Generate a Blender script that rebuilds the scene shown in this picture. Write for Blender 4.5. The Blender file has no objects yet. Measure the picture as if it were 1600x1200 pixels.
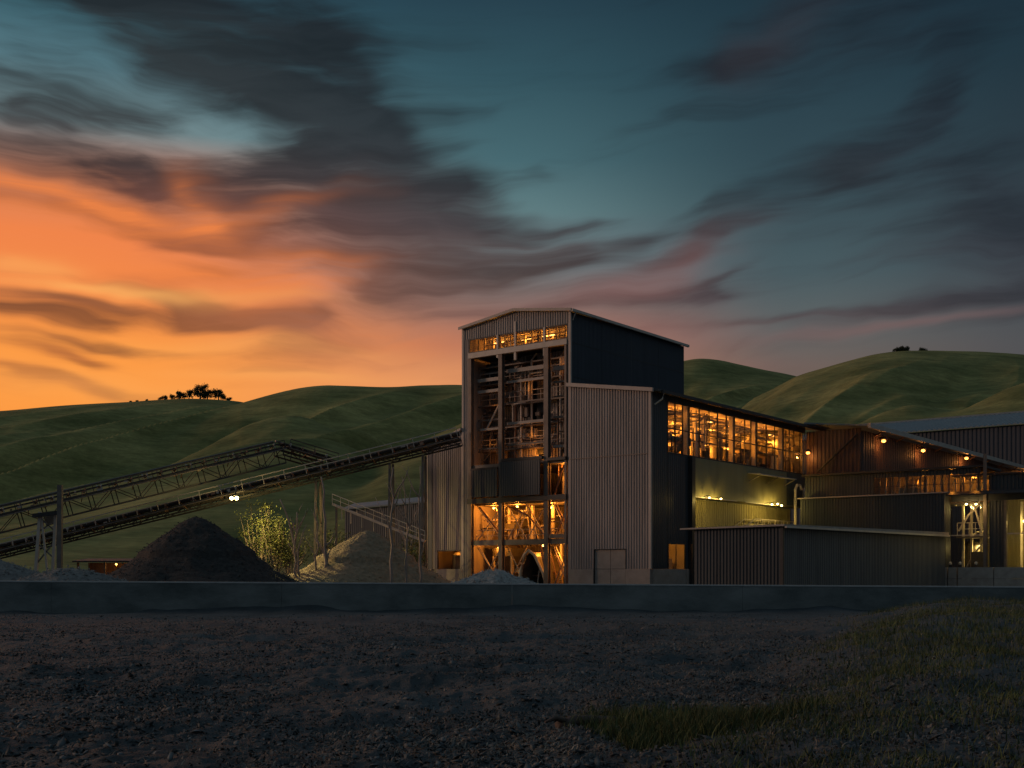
import bpy, math, random
import numpy as np
from mathutils import Vector, Matrix, noise as mnoise

random.seed(7)
rng = np.random.default_rng(11)
R = math.radians
scene = bpy.context.scene
COL = scene.collection

# ------------------------------------------------------------------ camera
CAMZ, FPX, CX, HY = 1.4, 1800.0, 800.0, 895.0
cam_d = bpy.data.cameras.new("camera"); cam = bpy.data.objects.new("camera", cam_d); COL.objects.link(cam)
cam.location = (0, 0, CAMZ); cam.rotation_euler = (R(90), 0, 0)
cam_d.sensor_width = 36; cam_d.lens = 36 * FPX / 1600; cam_d.shift_y = (HY - 600) / 1600
cam_d.clip_start = 0.1; cam_d.clip_end = 6000
scene.camera = cam
scene.view_settings.view_transform = 'Standard'; scene.view_settings.look = 'None'
scene.view_settings.exposure = 0.0; scene.view_settings.gamma = 1
scene.cycles.use_denoising = True
scene.cycles.max_bounces = 6; scene.cycles.diffuse_bounces = 3; scene.cycles.glossy_bounces = 3
scene.cycles.transparent_max_bounces = 12
scene.cycles.sample_clamp_indirect = 3.0

def lin(c):
    return tuple((x / 255 / 12.92) if x / 255 <= .04045 else ((x / 255 + .055) / 1.055) ** 2.4 for x in c)

# ------------------------------------------------------------------ site frame: x along the fronts, y into the plot
TH = R(-38.05)
U = Vector((math.cos(TH), math.sin(TH), 0)); V = Vector((-math.sin(TH), math.cos(TH), 0))
ORG = Vector((91 / FPX * 95, 95, 0))
def ray(px, py): return Vector(((px - CX) / FPX, 1, -(py - HY) / FPX))
def FP(px, py, w=0.0):
    d = ray(px, py); t = (w + ORG.dot(V)) / d.dot(V)
    return ((t * d - ORG).dot(U), CAMZ + t * d.z)
def SP(px, py, s=0.0):
    d = ray(px, py); t = (s + ORG.dot(U)) / d.dot(U)
    return ((t * d - ORG).dot(V), CAMZ + t * d.z)
def W(px, py, y): return Vector(((px - CX) / FPX * y, y, CAMZ - (py - HY) / FPX * y))
def S2W(s, w, z=0.0): return ORG + U * s + V * w + Vector((0, 0, z))
def W2S(p):
    q = Vector(p) - ORG
    return Vector((q.dot(U), q.dot(V), p[2]))

# ------------------------------------------------------------------ mesh builder
class MB:
    def __init__(s): s.v = []; s.f = []
    def add(s, vs, fs):
        o = len(s.v); s.v.extend([tuple(p) for p in vs]); s.f.extend([tuple(i + o for i in f) for f in fs]); return s
    def box(s, x0, x1, y0, y1, z0, z1):
        if x0 > x1: x0, x1 = x1, x0
        if y0 > y1: y0, y1 = y1, y0
        if z0 > z1: z0, z1 = z1, z0
        return s.add([(x0,y0,z0),(x1,y0,z0),(x1,y1,z0),(x0,y1,z0),(x0,y0,z1),(x1,y0,z1),(x1,y1,z1),(x0,y1,z1)],
              [(0,3,2,1),(4,5,6,7),(0,1,5,4),(1,2,6,5),(2,3,7,6),(3,0,4,7)])
    def hexa(s, b, t):
        return s.add(list(b) + list(t), [(0,3,2,1),(4,5,6,7),(0,1,5,4),(1,2,6,5),(2,3,7,6),(3,0,4,7)])
    def bar(s, p, q, w=.1, h=None):
        p = Vector(p); q = Vector(q); h = h or w; d = (q - p)
        if d.length < 1e-6: return s
        d.normalize(); a = Vector((0,0,1)) if abs(d.z) < .95 else Vector((1,0,0))
        n = d.cross(a).normalized() * w / 2; m = n.cross(d).normalized() * h / 2
        return s.hexa([p-n-m, p+n-m, q+n-m, q-n-m], [p-n+m, p+n+m, q+n+m, q-n+m])
    def tube(s, pts, r, n=8):
        pts = [Vector(p) for p in pts]; rs = r if isinstance(r, (list, tuple)) else [r] * len(pts)
        o = len(s.v)
        for i, p in enumerate(pts):
            d = (pts[min(i+1, len(pts)-1)] - pts[max(i-1, 0)]).normalized()
            a = Vector((0,0,1)) if abs(d.z) < .9 else Vector((1,0,0))
            x = d.cross(a).normalized(); y = x.cross(d).normalized()
            for k in range(n):
                t = 2*math.pi*k/n; s.v.append(tuple(p + (x*math.cos(t) + y*math.sin(t))*rs[i]))
        for i in range(len(pts)-1):
            for k in range(n):
                a = o+i*n+k; b = o+i*n+(k+1)%n; s.f.append((a, b, b+n, a+n))
        s.f.append(tuple(range(o+n-1, o-1, -1))); s.f.append(tuple(range(o+(len(pts)-1)*n, o+len(pts)*n)))
        return s
    def lathe(s, c, prof, n=20):
        o = len(s.v); c = Vector(c)
        for r_, z in prof:
            for k in range(n):
                t = 2*math.pi*k/n; s.v.append((c.x + r_*math.cos(t), c.y + r_*math.sin(t), c.z + z))
        for i in range(len(prof)-1):
            for k in range(n):
                a = o+i*n+k; b = o+i*n+(k+1)%n; s.f.append((a, b, b+n, a+n))
        s.f.append(tuple(range(o+n-1, o-1, -1))); s.f.append(tuple(range(o+(len(prof)-1)*n, o+len(prof)*n)))
        return s
    def corr(s, ax, a0, a1, fix, zb, zt, out=-1, depth=.05, pitch=.27, thick=.08):
        """ribbed sheet: ax 's' lies in a front plane y=fix, ax 'w' in a side plane x=fix"""
        if a1 - a0 < 1e-4: return s
        fb = zb if callable(zb) else (lambda a: zb); ft = zt if callable(zt) else (lambda a: zt)
        n = max(1, round((a1-a0)/pitch)); pp = (a1-a0)/n
        prof = []
        for i in range(n):
            prof += [(a0+pp*i, 0), (a0+pp*(i+.38), 0), (a0+pp*(i+.48), depth), (a0+pp*(i+.88), depth)]
        prof += [(a1, 0), (a1, -thick), (a0, -thick)]
        P = (lambda a, h, z: (a, fix+out*h, z)) if ax == 's' else (lambda a, h, z: (fix+out*h, a, z))
        o = len(s.v); m = len(prof)
        for a, h in prof: s.v.append(P(a, h, fb(a)))
        for a, h in prof: s.v.append(P(a, h, ft(a)))
        for i in range(m): s.f.append((o+i, o+(i+1)%m, o+m+(i+1)%m, o+m+i))
        s.f.append(tuple(o+i for i in range(m-1, -1, -1))); s.f.append(tuple(o+m+i for i in range(m)))
        return s
    def corr_open(s, ax, a0, a1, fix, zb, zt, holes=(), **kw):
        fb = zb if callable(zb) else (lambda a: zb); ft = zt if callable(zt) else (lambda a: zt)
        cuts = sorted({a0, a1, *[min(max(h[0], a0), a1) for h in holes], *[min(max(h[1], a0), a1) for h in holes]})
        for x0, x1 in zip(cuts, cuts[1:]):
            if x1 - x0 < 1e-3: continue
            hs = sorted([(h[2], h[3]) for h in holes if h[0] <= x0+1e-4 and h[1] >= x1-1e-4])
            lo = fb
            for z0, z1 in hs:
                if z0 - lo((x0+x1)/2) > 1e-3: s.corr(ax, x0, x1, fix, lo, z0, **kw)
                lo = (lambda a, z=z1: z)
            if ft((x0+x1)/2) - lo((x0+x1)/2) > 1e-3: s.corr(ax, x0, x1, fix, lo, ft, **kw)
        return s
    def build(s, name, mat, parent=None, off=(0,0,0), smooth=False):
        v = np.array(s.v, dtype=np.float64).reshape(-1, 3) - np.array(off, dtype=np.float64)
        me = bpy.data.meshes.new(name); me.from_pydata(v.tolist(), [], s.f); me.validate()
        if smooth: me.polygons.foreach_set('use_smooth', [True]*len(me.polygons))
        me.materials.append(mat); me.update()
        import bmesh
        bm = bmesh.new(); bm.from_mesh(me); bmesh.ops.recalc_face_normals(bm, faces=bm.faces); bm.to_mesh(me); bm.free()
        o = bpy.data.objects.new(name, me); COL.objects.link(o)
        if parent is not None: o.parent = parent
        return o

def np_mesh(name, verts, faces, mat, smooth=True, parent=None):
    me = bpy.data.meshes.new(name)
    verts = np.asarray(verts, dtype=np.float32); faces = np.asarray(faces, dtype=np.int32)
    k = faces.shape[1]
    me.vertices.add(len(verts)); me.vertices.foreach_set('co', verts.ravel())
    me.loops.add(faces.size); me.loops.foreach_set('vertex_index', faces.ravel())
    me.polygons.add(len(faces)); me.polygons.foreach_set('loop_start', np.arange(0, faces.size, k, dtype=np.int32))
    me.polygons.foreach_set('loop_total', np.full(len(faces), k, dtype=np.int32))
    if smooth: me.polygons.foreach_set('use_smooth', np.ones(len(faces), dtype=bool))
    me.update(calc_edges=True); me.validate(); me.materials.append(mat)
    o = bpy.data.objects.new(name, me); COL.objects.link(o)
    if parent is not None: o.parent = parent
    return o

def tag(o, label=None, cat=None, group=None, kind=None):
    if label: o['label'] = label
    if cat: o['category'] = cat
    if group: o['group'] = group
    if kind: o['kind'] = kind
    return o

class Thing:
    """an Empty at the base; site=True means the parts are given in the site frame"""
    def __init__(s, name, label, cat, base, site=True, group=None):
        s.o = bpy.data.objects.new(name, None); COL.objects.link(s.o); s.o.empty_display_size = .3
        s.base = Vector(base)
        if site: s.o.location = S2W(*s.base); s.o.rotation_euler = (0, 0, TH)
        else: s.o.location = s.base
        tag(s.o, label, cat, group)
    def part(s, name, mb, mat, parent=None, label=None, smooth=False):
        o = mb.build(name, mat, parent or s.o, s.base, smooth)
        if label: o['label'] = label
        return o

# ------------------------------------------------------------------ materials
def pm(name, c1, c2=None, scale=3.0, rough=.7, metal=0.0, bump=0.0, bscale=None, stretch=(1,1,1), island=0.0, spec=.4, detail=5):
    m = bpy.data.materials.new(name); m.use_nodes = True; nt = m.node_tree; N = nt.nodes; L = nt.links
    b = N['Principled BSDF']; b.inputs['Roughness'].default_value = rough; b.inputs['Metallic'].default_value = metal
    b.inputs['Specular IOR Level'].default_value = spec
    tc = N.new('ShaderNodeTexCoord'); mp = N.new('ShaderNodeMapping'); mp.inputs['Scale'].default_value = stretch
    L.new(tc.outputs['Object'], mp.inputs['Vector'])
    nz = N.new('ShaderNodeTexNoise'); nz.inputs['Scale'].default_value = scale; nz.inputs['Detail'].default_value = detail
    nz.inputs['Roughness'].default_value = .65
    L.new(mp.outputs[0], nz.inputs['Vector'])
    rp = N.new('ShaderNodeValToRGB'); rp.color_ramp.elements[0].position = .32; rp.color_ramp.elements[1].position = .68
    rp.color_ramp.elements[0].color = (*c1, 1); rp.color_ramp.elements[1].color = (*(c2 or tuple(x*1.35 for x in c1)), 1)
    L.new(nz.outputs['Fac'], rp.inputs['Fac'])
    out = rp.outputs['Color']
    if island:
        g = N.new('ShaderNodeNewGeometry'); mr = N.new('ShaderNodeMapRange')
        mr.inputs['To Min'].default_value = 1-island; mr.inputs['To Max'].default_value = 1+island
        L.new(g.outputs['Random Per Island'], mr.inputs['Value'])
        mx = N.new('ShaderNodeMix'); mx.data_type = 'RGBA'; mx.blend_type = 'MULTIPLY'; mx.inputs['Factor'].default_value = 1
        L.new(out, mx.inputs['A']); L.new(mr.outputs[0], mx.inputs['B']); out = mx.outputs['Result']
    L.new(out, b.inputs['Base Color'])
    if bump:
        n2 = N.new('ShaderNodeTexNoise'); n2.inputs['Scale'].default_value = bscale or scale*4; n2.inputs['Detail'].default_value = 6
        n2.inputs['Roughness'].default_value = .7
        L.new(mp.outputs[0], n2.inputs['Vector'])
        bp = N.new('ShaderNodeBump'); bp.inputs['Strength'].default_value = bump; bp.inputs['Distance'].default_value = .1
        L.new(n2.outputs['Fac'], bp.inputs['Height']); L.new(bp.outputs[0], b.inputs['Normal'])
    return m
def emit(name, c, st):
    m = bpy.data.materials.new(name); m.use_nodes = True; nt = m.node_tree
    b = nt.nodes['Principled BSDF']; b.inputs['Base Color'].default_value = (*c, 1)
    b.inputs['Emission Color'].default_value = (*c, 1); b.inputs['Emission Strength'].default_value = st
    return m
def glass(name, tint=(.95,.95,.93)):
    m = bpy.data.materials.new(name); m.use_nodes = True; nt = m.node_tree; N = nt.nodes; L = nt.links
    N.remove(N['Principled BSDF'])
    t = N.new('ShaderNodeBsdfTransparent'); t.inputs['Color'].default_value = (*tint, 1)
    g = N.new('ShaderNodeBsdfGlossy'); g.inputs['Roughness'].default_value = .03
    f = N.new('ShaderNodeLayerWeight'); f.inputs['Blend'].default_value = .5
    p = N.new('ShaderNodeMath'); p.operation = 'POWER'; L.new(f.outputs['Facing'], p.inputs[0]); p.inputs[1].default_value = 4
    q = N.new('ShaderNodeMath'); q.operation = 'MULTIPLY_ADD'; L.new(p.outputs[0], q.inputs[0]); q.inputs[1].default_value = .3; q.inputs[2].default_value = .02
    mx = N.new('ShaderNodeMixShader'); L.new(q.outputs[0], mx.inputs[0]); L.new(t.outputs[0], mx.inputs[1]); L.new(g.outputs[0], mx.inputs[2])
    L.new(mx.outputs[0], N['Material Output'].inputs['Surface'])
    return m

M = {}
M['clad'] = pm('pale_ribbed_steel', (.225,.188,.172), (.37,.313,.288), .5, .5, .0, stretch=(3,3,.25))
M['clad_dark'] = pm('dark_ribbed_steel', (.035,.04,.046), (.055,.06,.066), .5, .45, .0, stretch=(3,3,.3))
M['clad_blue'] = pm('navy_shade_ribbed_steel', (.032,.040,.055), (.042,.052,.070), .35, .55, .0, stretch=(2,2,.3))
M['clad_lamplit'] = pm('lamplit_olive_steel', (.26,.225,.11), (.34,.30,.16), .6, .6, stretch=(3,3,.3))  # yellow lamp light on the walls is put into this olive colour
M['panel_lamplit'] = pm('lamplit_olive_sheet', (.17,.155,.085), (.23,.21,.12), .4, .5, stretch=(2,2,.3))  # olive tone paints in the lamp light on the upper panel
M['clad_rust'] = pm('red_brown_ribbed_steel', (.07,.04,.034), (.11,.065,.052), .6, .6, stretch=(3,3,.3))
M['clad_grey'] = pm('grey_ribbed_steel', (.10,.10,.10), (.15,.148,.14), .5, .6, stretch=(3,3,.3))
M['trim'] = pm('pale_steel_trim', (.36,.30,.27), (.44,.37,.33), 1.2, .5)
M['steel'] = pm('weathered_steel', (.13,.11,.10), (.2,.17,.15), 1.5, .55, .3, bump=.1)
M['steel_pale'] = pm('pale_painted_steel', (.42,.36,.31), (.55,.48,.42), 1.0, .5)
M['steel_dark'] = pm('dark_steel', (.03,.03,.032), (.055,.05,.05), 1.5, .5, .3)
M['frame_pale'] = pm('light_brown_steel', (.26,.215,.185), (.36,.30,.265), 1.2, .55)
M['frame'] = pm('brown_frame_steel', (.12,.092,.078), (.20,.155,.13), 1.2, .55, .1, bump=.1)
M['conv'] = pm('dark_conveyor_steel', (.05,.047,.045), (.10,.09,.082), 1.5, .6, .2)
M['steel_rust'] = pm('rusty_steel', (.16,.08,.05), (.27,.17,.12), 3.0, .7, .1, bump=.2)
M['cream'] = pm('cream_steel', (.55,.47,.36), (.68,.6,.48), 1.0, .6)
M['inner'] = pm('interior_cladding', (.40,.34,.27), (.52,.46,.38), .5, .6, stretch=(3,3,.3))
M['recess_wall'] = pm('recess_cladding', (.42,.35,.31), (.62,.53,.47), .45, .5, stretch=(3,3,.25))
M['recess'] = pm('recess_ribbed_steel', (.30,.24,.21), (.46,.38,.33), .45, .5, stretch=(3,3,.25))
M['conc'] = pm('concrete', (.26,.225,.20), (.36,.315,.28), 1.2, .85, bump=.15, bscale=6)
M['conc_sunlit'] = pm('sunlit_stained_concrete', (.34,.28,.24), (.50,.43,.37), 1.6, .85, bump=.15, bscale=6)  # lighter, warmer albedo stands in for sunset light on the blocks
M['bark_dark'] = pm('dark_dead_bark', (.05,.035,.03), (.10,.075,.065), 8, .85, bump=.3)
M['conc_wall'] = pm('old_concrete', (.075,.09,.09), (.21,.225,.22), .8, .85, bump=.25, bscale=9, stretch=(.5,1,1))
M['conc_cap'] = pm('skylit_cap_concrete', (.34,.34,.34), (.46,.46,.45), 2.0, .8)  # pale colour paints the sky light caught along the wall top
M['roof'] = pm('blue_grey_roof_sheet', (.13,.165,.19), (.18,.22,.25), .6, .45)
M['machine'] = pm('machine_paint', (.10,.09,.08), (.2,.17,.13), 1.5, .5, .2)
M['machine_pale'] = pm('pale_machine_paint', (.45,.38,.28), (.6,.5,.38), 1.5, .5)
M['belt'] = pm('rubber_belt', (.018,.018,.018), (.03,.03,.03), 2, .8)
M['glass'] = glass('window_glass')
M['bark'] = pm('grey_bark', (.26,.20,.165), (.38,.30,.25), 4, .85, bump=.3)
M['leaf'] = pm('dark_leaf', (.02,.03,.012), (.045,.06,.025), 2, .8, island=.4)
M['leaf_green'] = pm('green_leaf', (.08,.10,.03), (.16,.17,.05), 2, .7, island=.45)
M['bulb_orange'] = emit('orange_lamp_glow', (1, .36, .07), 5)
M['bulb_amber'] = emit('amber_lamp_glow', (1, .5, .12), 6)
M['bulb_yellow'] = emit('yellow_lamp_glow', (1, .74, .25), 14)
M['tube'] = emit('warm_tube_glow', (1, .48, .11), 7)

LIGHTS = []
def lamp(p, power, color, rad=.12, site=True):
    d = bpy.data.lights.new('lamp_light', 'POINT'); d.energy = power; d.color = color; d.shadow_soft_size = rad
    o = bpy.data.objects.new('lamp_light', d); COL.objects.link(o)
    o.location = S2W(*p) if site else p
    return o
ORANGE = (1, .33, .035); AMBER = (1, .40, .06); YEL = (1, .70, .16)

# ------------------------------------------------------------------ sky (by direction: azimuth / elevation in degrees)
world = bpy.data.worlds.new("World"); scene.world = world; world.use_nodes = True
nt = world.node_tree; N = nt.nodes; L = nt.links
for n in list(N): N.remove(n)
def px_az(px): return math.degrees(math.atan((px-CX)/FPX))
def px_el(px, py): return math.degrees(math.atan((HY-py)/math.hypot(FPX, px-CX)))
def nmath(op, a, b=None, c=None, clamp=False):
    n = N.new('ShaderNodeMath'); n.operation = op; n.use_clamp = clamp
    for i, x in enumerate((a, b, c)):
        if x is None: continue
        if isinstance(x, (int, float)): n.inputs[i].default_value = x
        else: L.new(x, n.inputs[i])
    return n.outputs[0]
def nmix(f, a, b, blend='MIX'):
    n = N.new('ShaderNodeMix'); n.data_type = 'RGBA'; n.blend_type = blend
    for k, x in (('Factor', f), ('A', a), ('B', b)):
        if isinstance(x, (int, float)): n.inputs[k].default_value = x
        elif isinstance(x, tuple): n.inputs[k].default_value = (*x, 1) if len(x) == 3 else x
        else: L.new(x, n.inputs[k])
    return n.outputs['Result']
def nramp(f, stops, interp='EASE'):
    n = N.new('ShaderNodeValToRGB'); r = n.color_ramp; r.interpolation = interp
    stops = sorted(stops)
    while len(r.elements) < len(stops): r.elements.new(.5)
    for e, (p, c) in zip(r.elements, stops): e.position = p; e.color = (*c, 1)
    L.new(f, n.inputs['Fac']); return n.outputs['Color']
def nstep(x, lo, hi):
    n = N.new('ShaderNodeMapRange'); n.interpolation_type = 'SMOOTHSTEP'
    n.inputs['From Min'].default_value = lo; n.inputs['From Max'].default_value = hi
    L.new(x, n.inputs['Value']); return n.outputs[0]
tc = N.new('ShaderNodeTexCoord'); sep = N.new('ShaderNodeSeparateXYZ'); L.new(tc.outputs['Generated'], sep.inputs[0])
az = nmath('MULTIPLY', nmath('ARCTAN2', sep.outputs[0], sep.outputs[1]), 180/math.pi)
el = nmath('MULTIPLY', nmath('ARCSINE', sep.outputs[2]), 180/math.pi)
cv = N.new('ShaderNodeCombineXYZ'); L.new(az, cv.inputs[0]); L.new(el, cv.inputs[1])
def nnoise(vec, rot, sx, sy, scale=1.0, detail=5, rough=.55, off=0.0):
    m = N.new('ShaderNodeMapping'); m.inputs['Rotation'].default_value = (0, 0, R(-rot)); m.vector_type = 'POINT'
    L.new(vec, m.inputs['Vector'])
    m2 = N.new('ShaderNodeMapping'); m2.inputs['Scale'].default_value = (sx, sy, 1); m2.inputs['Location'].default_value = (off, off*.7, 0)
    L.new(m.outputs[0], m2.inputs['Vector'])
    z = N.new('ShaderNodeTexNoise'); z.noise_dimensions = '2D'; z.inputs['Scale'].default_value = scale
    z.inputs['Detail'].default_value = detail; z.inputs['Roughness'].default_value = rough
    L.new(m2.outputs[0], z.inputs['Vector']); return z
# domain warp -> wispy, wind-drawn edges
wz = nnoise(cv.outputs[0], 6, .09, .20, 1.0, 3, .5)
wv = N.new('ShaderNodeVectorMath'); wv.operation = 'MULTIPLY_ADD'
sb = N.new('ShaderNodeVectorMath'); sb.operation = 'SUBTRACT'; sb.inputs[1].default_value = (.5, .5, .5)
L.new(wz.outputs['Color'], sb.inputs[0]); L.new(sb.outputs[0], wv.inputs[0]); wv.inputs[1].default_value = (10.0, 2.4, 0)
L.new(cv.outputs[0], wv.inputs[2]); warp = wv.outputs[0]
def blob(px, py, a, b, ang, wt, acc=None, vec=None):
    m = N.new('ShaderNodeMapping'); m.vector_type = 'TEXTURE'
    m.inputs['Location'].default_value = (px_az(px), px_el(px, py), 0)
    m.inputs['Rotation'].default_value = (0, 0, R(ang)); m.inputs['Scale'].default_value = (a*.0305, b*.0305, 1)
    global LAST
    q = N.new('ShaderNodeVectorMath'); q.operation = 'MULTIPLY_ADD'; q.inputs[1].default_value = (1e-6, 1e-6, 1e-6)
    if LAST is None: q.inputs[0].default_value = (0, 0, 0)
    else: L.new(LAST, q.inputs[0])             # evaluates the patches one after another
    L.new(warp, q.inputs[2]); L.new(q.outputs[0], m.inputs['Vector'])
    d = N.new('ShaderNodeVectorMath'); d.operation = 'DOT_PRODUCT'; L.new(m.outputs[0], d.inputs[0]); L.new(m.outputs[0], d.inputs[1])
    e = nmath('POWER', .42, d.outputs['Value'])
    LAST = nmath('MULTIPLY', e, wt) if acc is None else nmath('MULTIPLY_ADD', e, wt, acc)
    return LAST
LAST = None
def yl(y): return max(0.0, (HY-y)/ (900.0))            # ramp position by picture height, 0 = horizon
elt = nmath('DIVIDE', nmath('TANGENT', nmath('MULTIPLY', nmath('MAXIMUM', nmath('MINIMUM', el, 85.0), -5.0), math.pi/180)), .5)
def sky_ramp(rows, interp='LINEAR'): return nramp(elt, [(yl(y), lin(c)) for y, c in rows], interp)
clearL = sky_ramp([(895,(250,150,62)),(640,(252,154,66)),(560,(252,154,68)),(480,(244,138,72)),(400,(239,131,74)),(310,(196,128,96)),(235,(118,142,146)),(150,(84,118,128)),(60,(52,90,102)),(0,(42,76,90))])
clearM = sky_ramp([(895,(240,150,85)),(600,(226,150,100)),(540,(190,122,92)),(480,(140,112,104)),(410,(116,128,132)),(330,(96,126,130)),(250,(70,104,112)),(120,(50,82,93)),(0,(38,64,77))])
clearR = sky_ramp([(895,(118,92,80)),(585,(108,94,88)),(520,(92,98,99)),(440,(72,90,96)),(300,(52,74,83)),(150,(40,63,74)),(0,(29,51,63))])
clearF = sky_ramp([(895,(84,76,74)),(560,(76,78,82)),(440,(58,68,76)),(300,(42,56,65)),(150,(30,50,61)),(0,(22,43,56))])
def azmix(cols, stops):
    out = cols[0]
    for c, (a0, a1) in zip(cols[1:], stops): out = nmix(nstep(az, a0, a1), out, c)
    return out
ST = [(px_az(150), px_az(800)), (px_az(760), px_az(1250)), (px_az(1250), px_az(1700))]
clear = azmix([clearL, clearM, clearR, clearF], ST)
cloudL = sky_ramp([(895,(196,112,56)),(600,(186,108,56)),(500,(138,84,56)),(430,(140,80,58)),(350,(104,66,58)),(290,(62,52,53)),(200,(46,50,53)),(80,(38,44,48)),(0,(38,44,50))])
cloudM = sky_ramp([(895,(170,106,80)),(560,(165,104,82)),(500,(112,84,78)),(430,(84,70,68)),(350,(66,62,66)),(260,(42,48,54)),(100,(30,38,45)),(0,(27,36,44))])
cloudR = sky_ramp([(895,(92,76,72)),(540,(88,78,78)),(480,(70,66,72)),(400,(56,60,66)),(250,(38,47,55)),(100,(33,42,51)),(0,(28,40,50))])
cloudF = sky_ramp([(895,(62,58,62)),(500,(52,55,62)),(400,(38,45,54)),(250,(30,38,48)),(0,(20,36,48))])
cloud = azmix([cloudL, cloudM, cloudR, cloudF], ST)
D1 = [  # px, py, half length, half height, tilt (+ rises to the right), weight
 (210,10,180,60,-14,1.0),(330,70,150,60,-16,.7),(470,80,170,80,-8,.9),(560,150,110,70,-8,.85),(600,210,100,34,8,.75),(480,190,120,40,-6,.35),(560,30,90,50,0,.4),
 (130,150,100,24,-4,.75),(20,168,60,18,0,.5),(50,86,90,22,-8,.5),(250,118,90,26,-14,.5),
 (70,235,160,40,-6,1.05),(220,275,110,34,-10,.9),(450,265,150,48,4,1.0),(390,310,85,36,-18,.9),(630,262,120,36,6,1.05),(560,300,130,34,4,.6),
 (660,345,140,50,-6,.95),(770,388,130,34,4,.85),(540,395,160,40,2,.7),(690,440,140,28,8,.8),(660,455,110,24,12,.5),
 (140,325,200,24,-8,.7),(260,375,170,22,-8,.75),(350,395,120,16,8,.75),(330,438,80,11,8,.75),(230,420,120,10,-5,.4),(470,440,90,10,8,.4),
 (280,486,110,20,-8,1.3),(410,500,120,13,3,1.3),(250,505,90,14,-4,.6),(470,506,60,11,20,.8),(500,532,120,16,5,.8),(420,555,110,10,2,.7),
 (50,502,85,12,-2,1.5),(60,478,80,8,-3,1.0),(75,535,85,9,-4,1.3),(70,560,100,9,-6,1.3),(60,590,120,8,-3,1.15),(220,545,90,8,-2,.8),(170,610,130,7,-2,.7),(380,572,90,8,0,.7),
 (620,560,120,9,4,.3)]
D2 = [
 (855,346,70,8,5,.8),(840,380,130,12,8,.75),(965,372,70,11,13,.9),(830,408,120,14,6,.8),(1030,398,110,16,16,.55),
 (1050,470,90,13,-3,1.05),(960,466,150,18,5,.8),(1090,362,110,24,20,.75),(1120,312,90,14,10,.7),(1150,345,70,16,12,.55),(1115,425,64,10,20,1.0),
 (1290,40,220,55,14,.85),(1160,85,90,34,22,.65),(1420,70,200,60,14,.5),
 (1290,252,80,26,-6,.75),(1370,225,120,34,28,.85),(1480,150,90,55,45,.65),(1340,280,70,28,-20,.4),
 (1570,280,110,60,-10,.85),(1470,365,200,50,-12,.55),(1590,360,120,50,0,.7),(1580,450,160,50,0,.65),
 (1270,490,190,7,3,1.0),(1440,474,130,11,8,.8),(1430,420,170,40,-8,.35),(820,270,30,12,0,.35),(800,480,180,22,4,.5),(1010,500,120,12,2,.5)]
accL = None
for b in D1: accL = blob(*b, acc=accL)
accR = None
for b in D2: accR = blob(*b[:5], b[5]*.84, acc=accR)
nL = nnoise(warp, -5, .075, .50, 1.0, 6, .58, 3.0); nR = nnoise(warp, 13, .06, .42, 1.0, 4, .52, 9.0)
nf = nmix(nstep(az, px_az(500), px_az(900)), nL.outputs['Fac'], nR.outputs['Fac'])
nfs = nmath('SUBTRACT', nf, .5)
acc = nmath('ADD', accL, accR)
acc = nmath('MINIMUM', acc, 1.25)
nS = nnoise(warp, 4, .09, 1.05, 1.0, 4, .55, 21.0)
dens = nmath('MULTIPLY_ADD', nmath('SUBTRACT', nS.outputs['Fac'], .5), 1.15, nmath('MULTIPLY_ADD', nfs, 1.7, acc))
dens = nmath('MULTIPLY', nstep(dens, -.02, 1.38), .96)
cloud = nmix(.55, cloud, nmix(nmath('MULTIPLY_ADD', nmath('SUBTRACT', nL.outputs['Fac'], nS.outputs['Fac']), 2.2, .5, True), nmix(1.0, cloud, (.60, .60, .62), 'MULTIPLY'), nmix(1.0, cloud, (1.38, 1.34, 1.30), 'MULTIPLY')))
# far from the photographed part of the sky: plain broken streaks
col = nmix(dens, clear, cloud)
# lit undersides
warm = None
for b in [(90,300,230,16,-9,1.0),(130,345,190,20,-6,.55),(345,325,75,24,-40,.6),(430,350,110,24,25,.35),(60,400,200,40,0,.5),(230,430,170,22,-5,.6),(470,455,110,28,12,.7),(600,520,150,20,0,.5),(420,425,120,14,8,.4)]:
    warm = blob(*b, acc=warm)
warm = nmath('MULTIPLY', nmath('MULTIPLY', warm, nmath('MULTIPLY_ADD', nmath('SUBTRACT', nS.outputs['Fac'], .5), 2.4, .75), None, True), .85, None, True)
col = nmix(warm, col, lin((242,134,70)))
pale = None
for b in [(140,465,120,9,2,.6),(300,470,180,8,2,.35),(30,430,70,14,0,.5),(330,540,200,12,2,.3),(150,600,200,20,0,.35),(420,580,140,8,0,.3)]: pale = blob(*b, acc=pale)
col = nmix(nmath('MULTIPLY', pale, .8, None, True), col, lin((255,180,98)))
pink = None
for b in [(1010,412,120,24,18,.42),(930,455,120,20,6,.35),(960,520,220,26,0,.45),(1130,570,130,20,0,.35),(1430,500,160,9,4,.4),(1190,70,80,30,25,.05)]: pink = blob(*b, acc=pink)
col = nmix(nmath('MULTIPLY', pink, .75, None, True), col, lin((146,100,96)))
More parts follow.
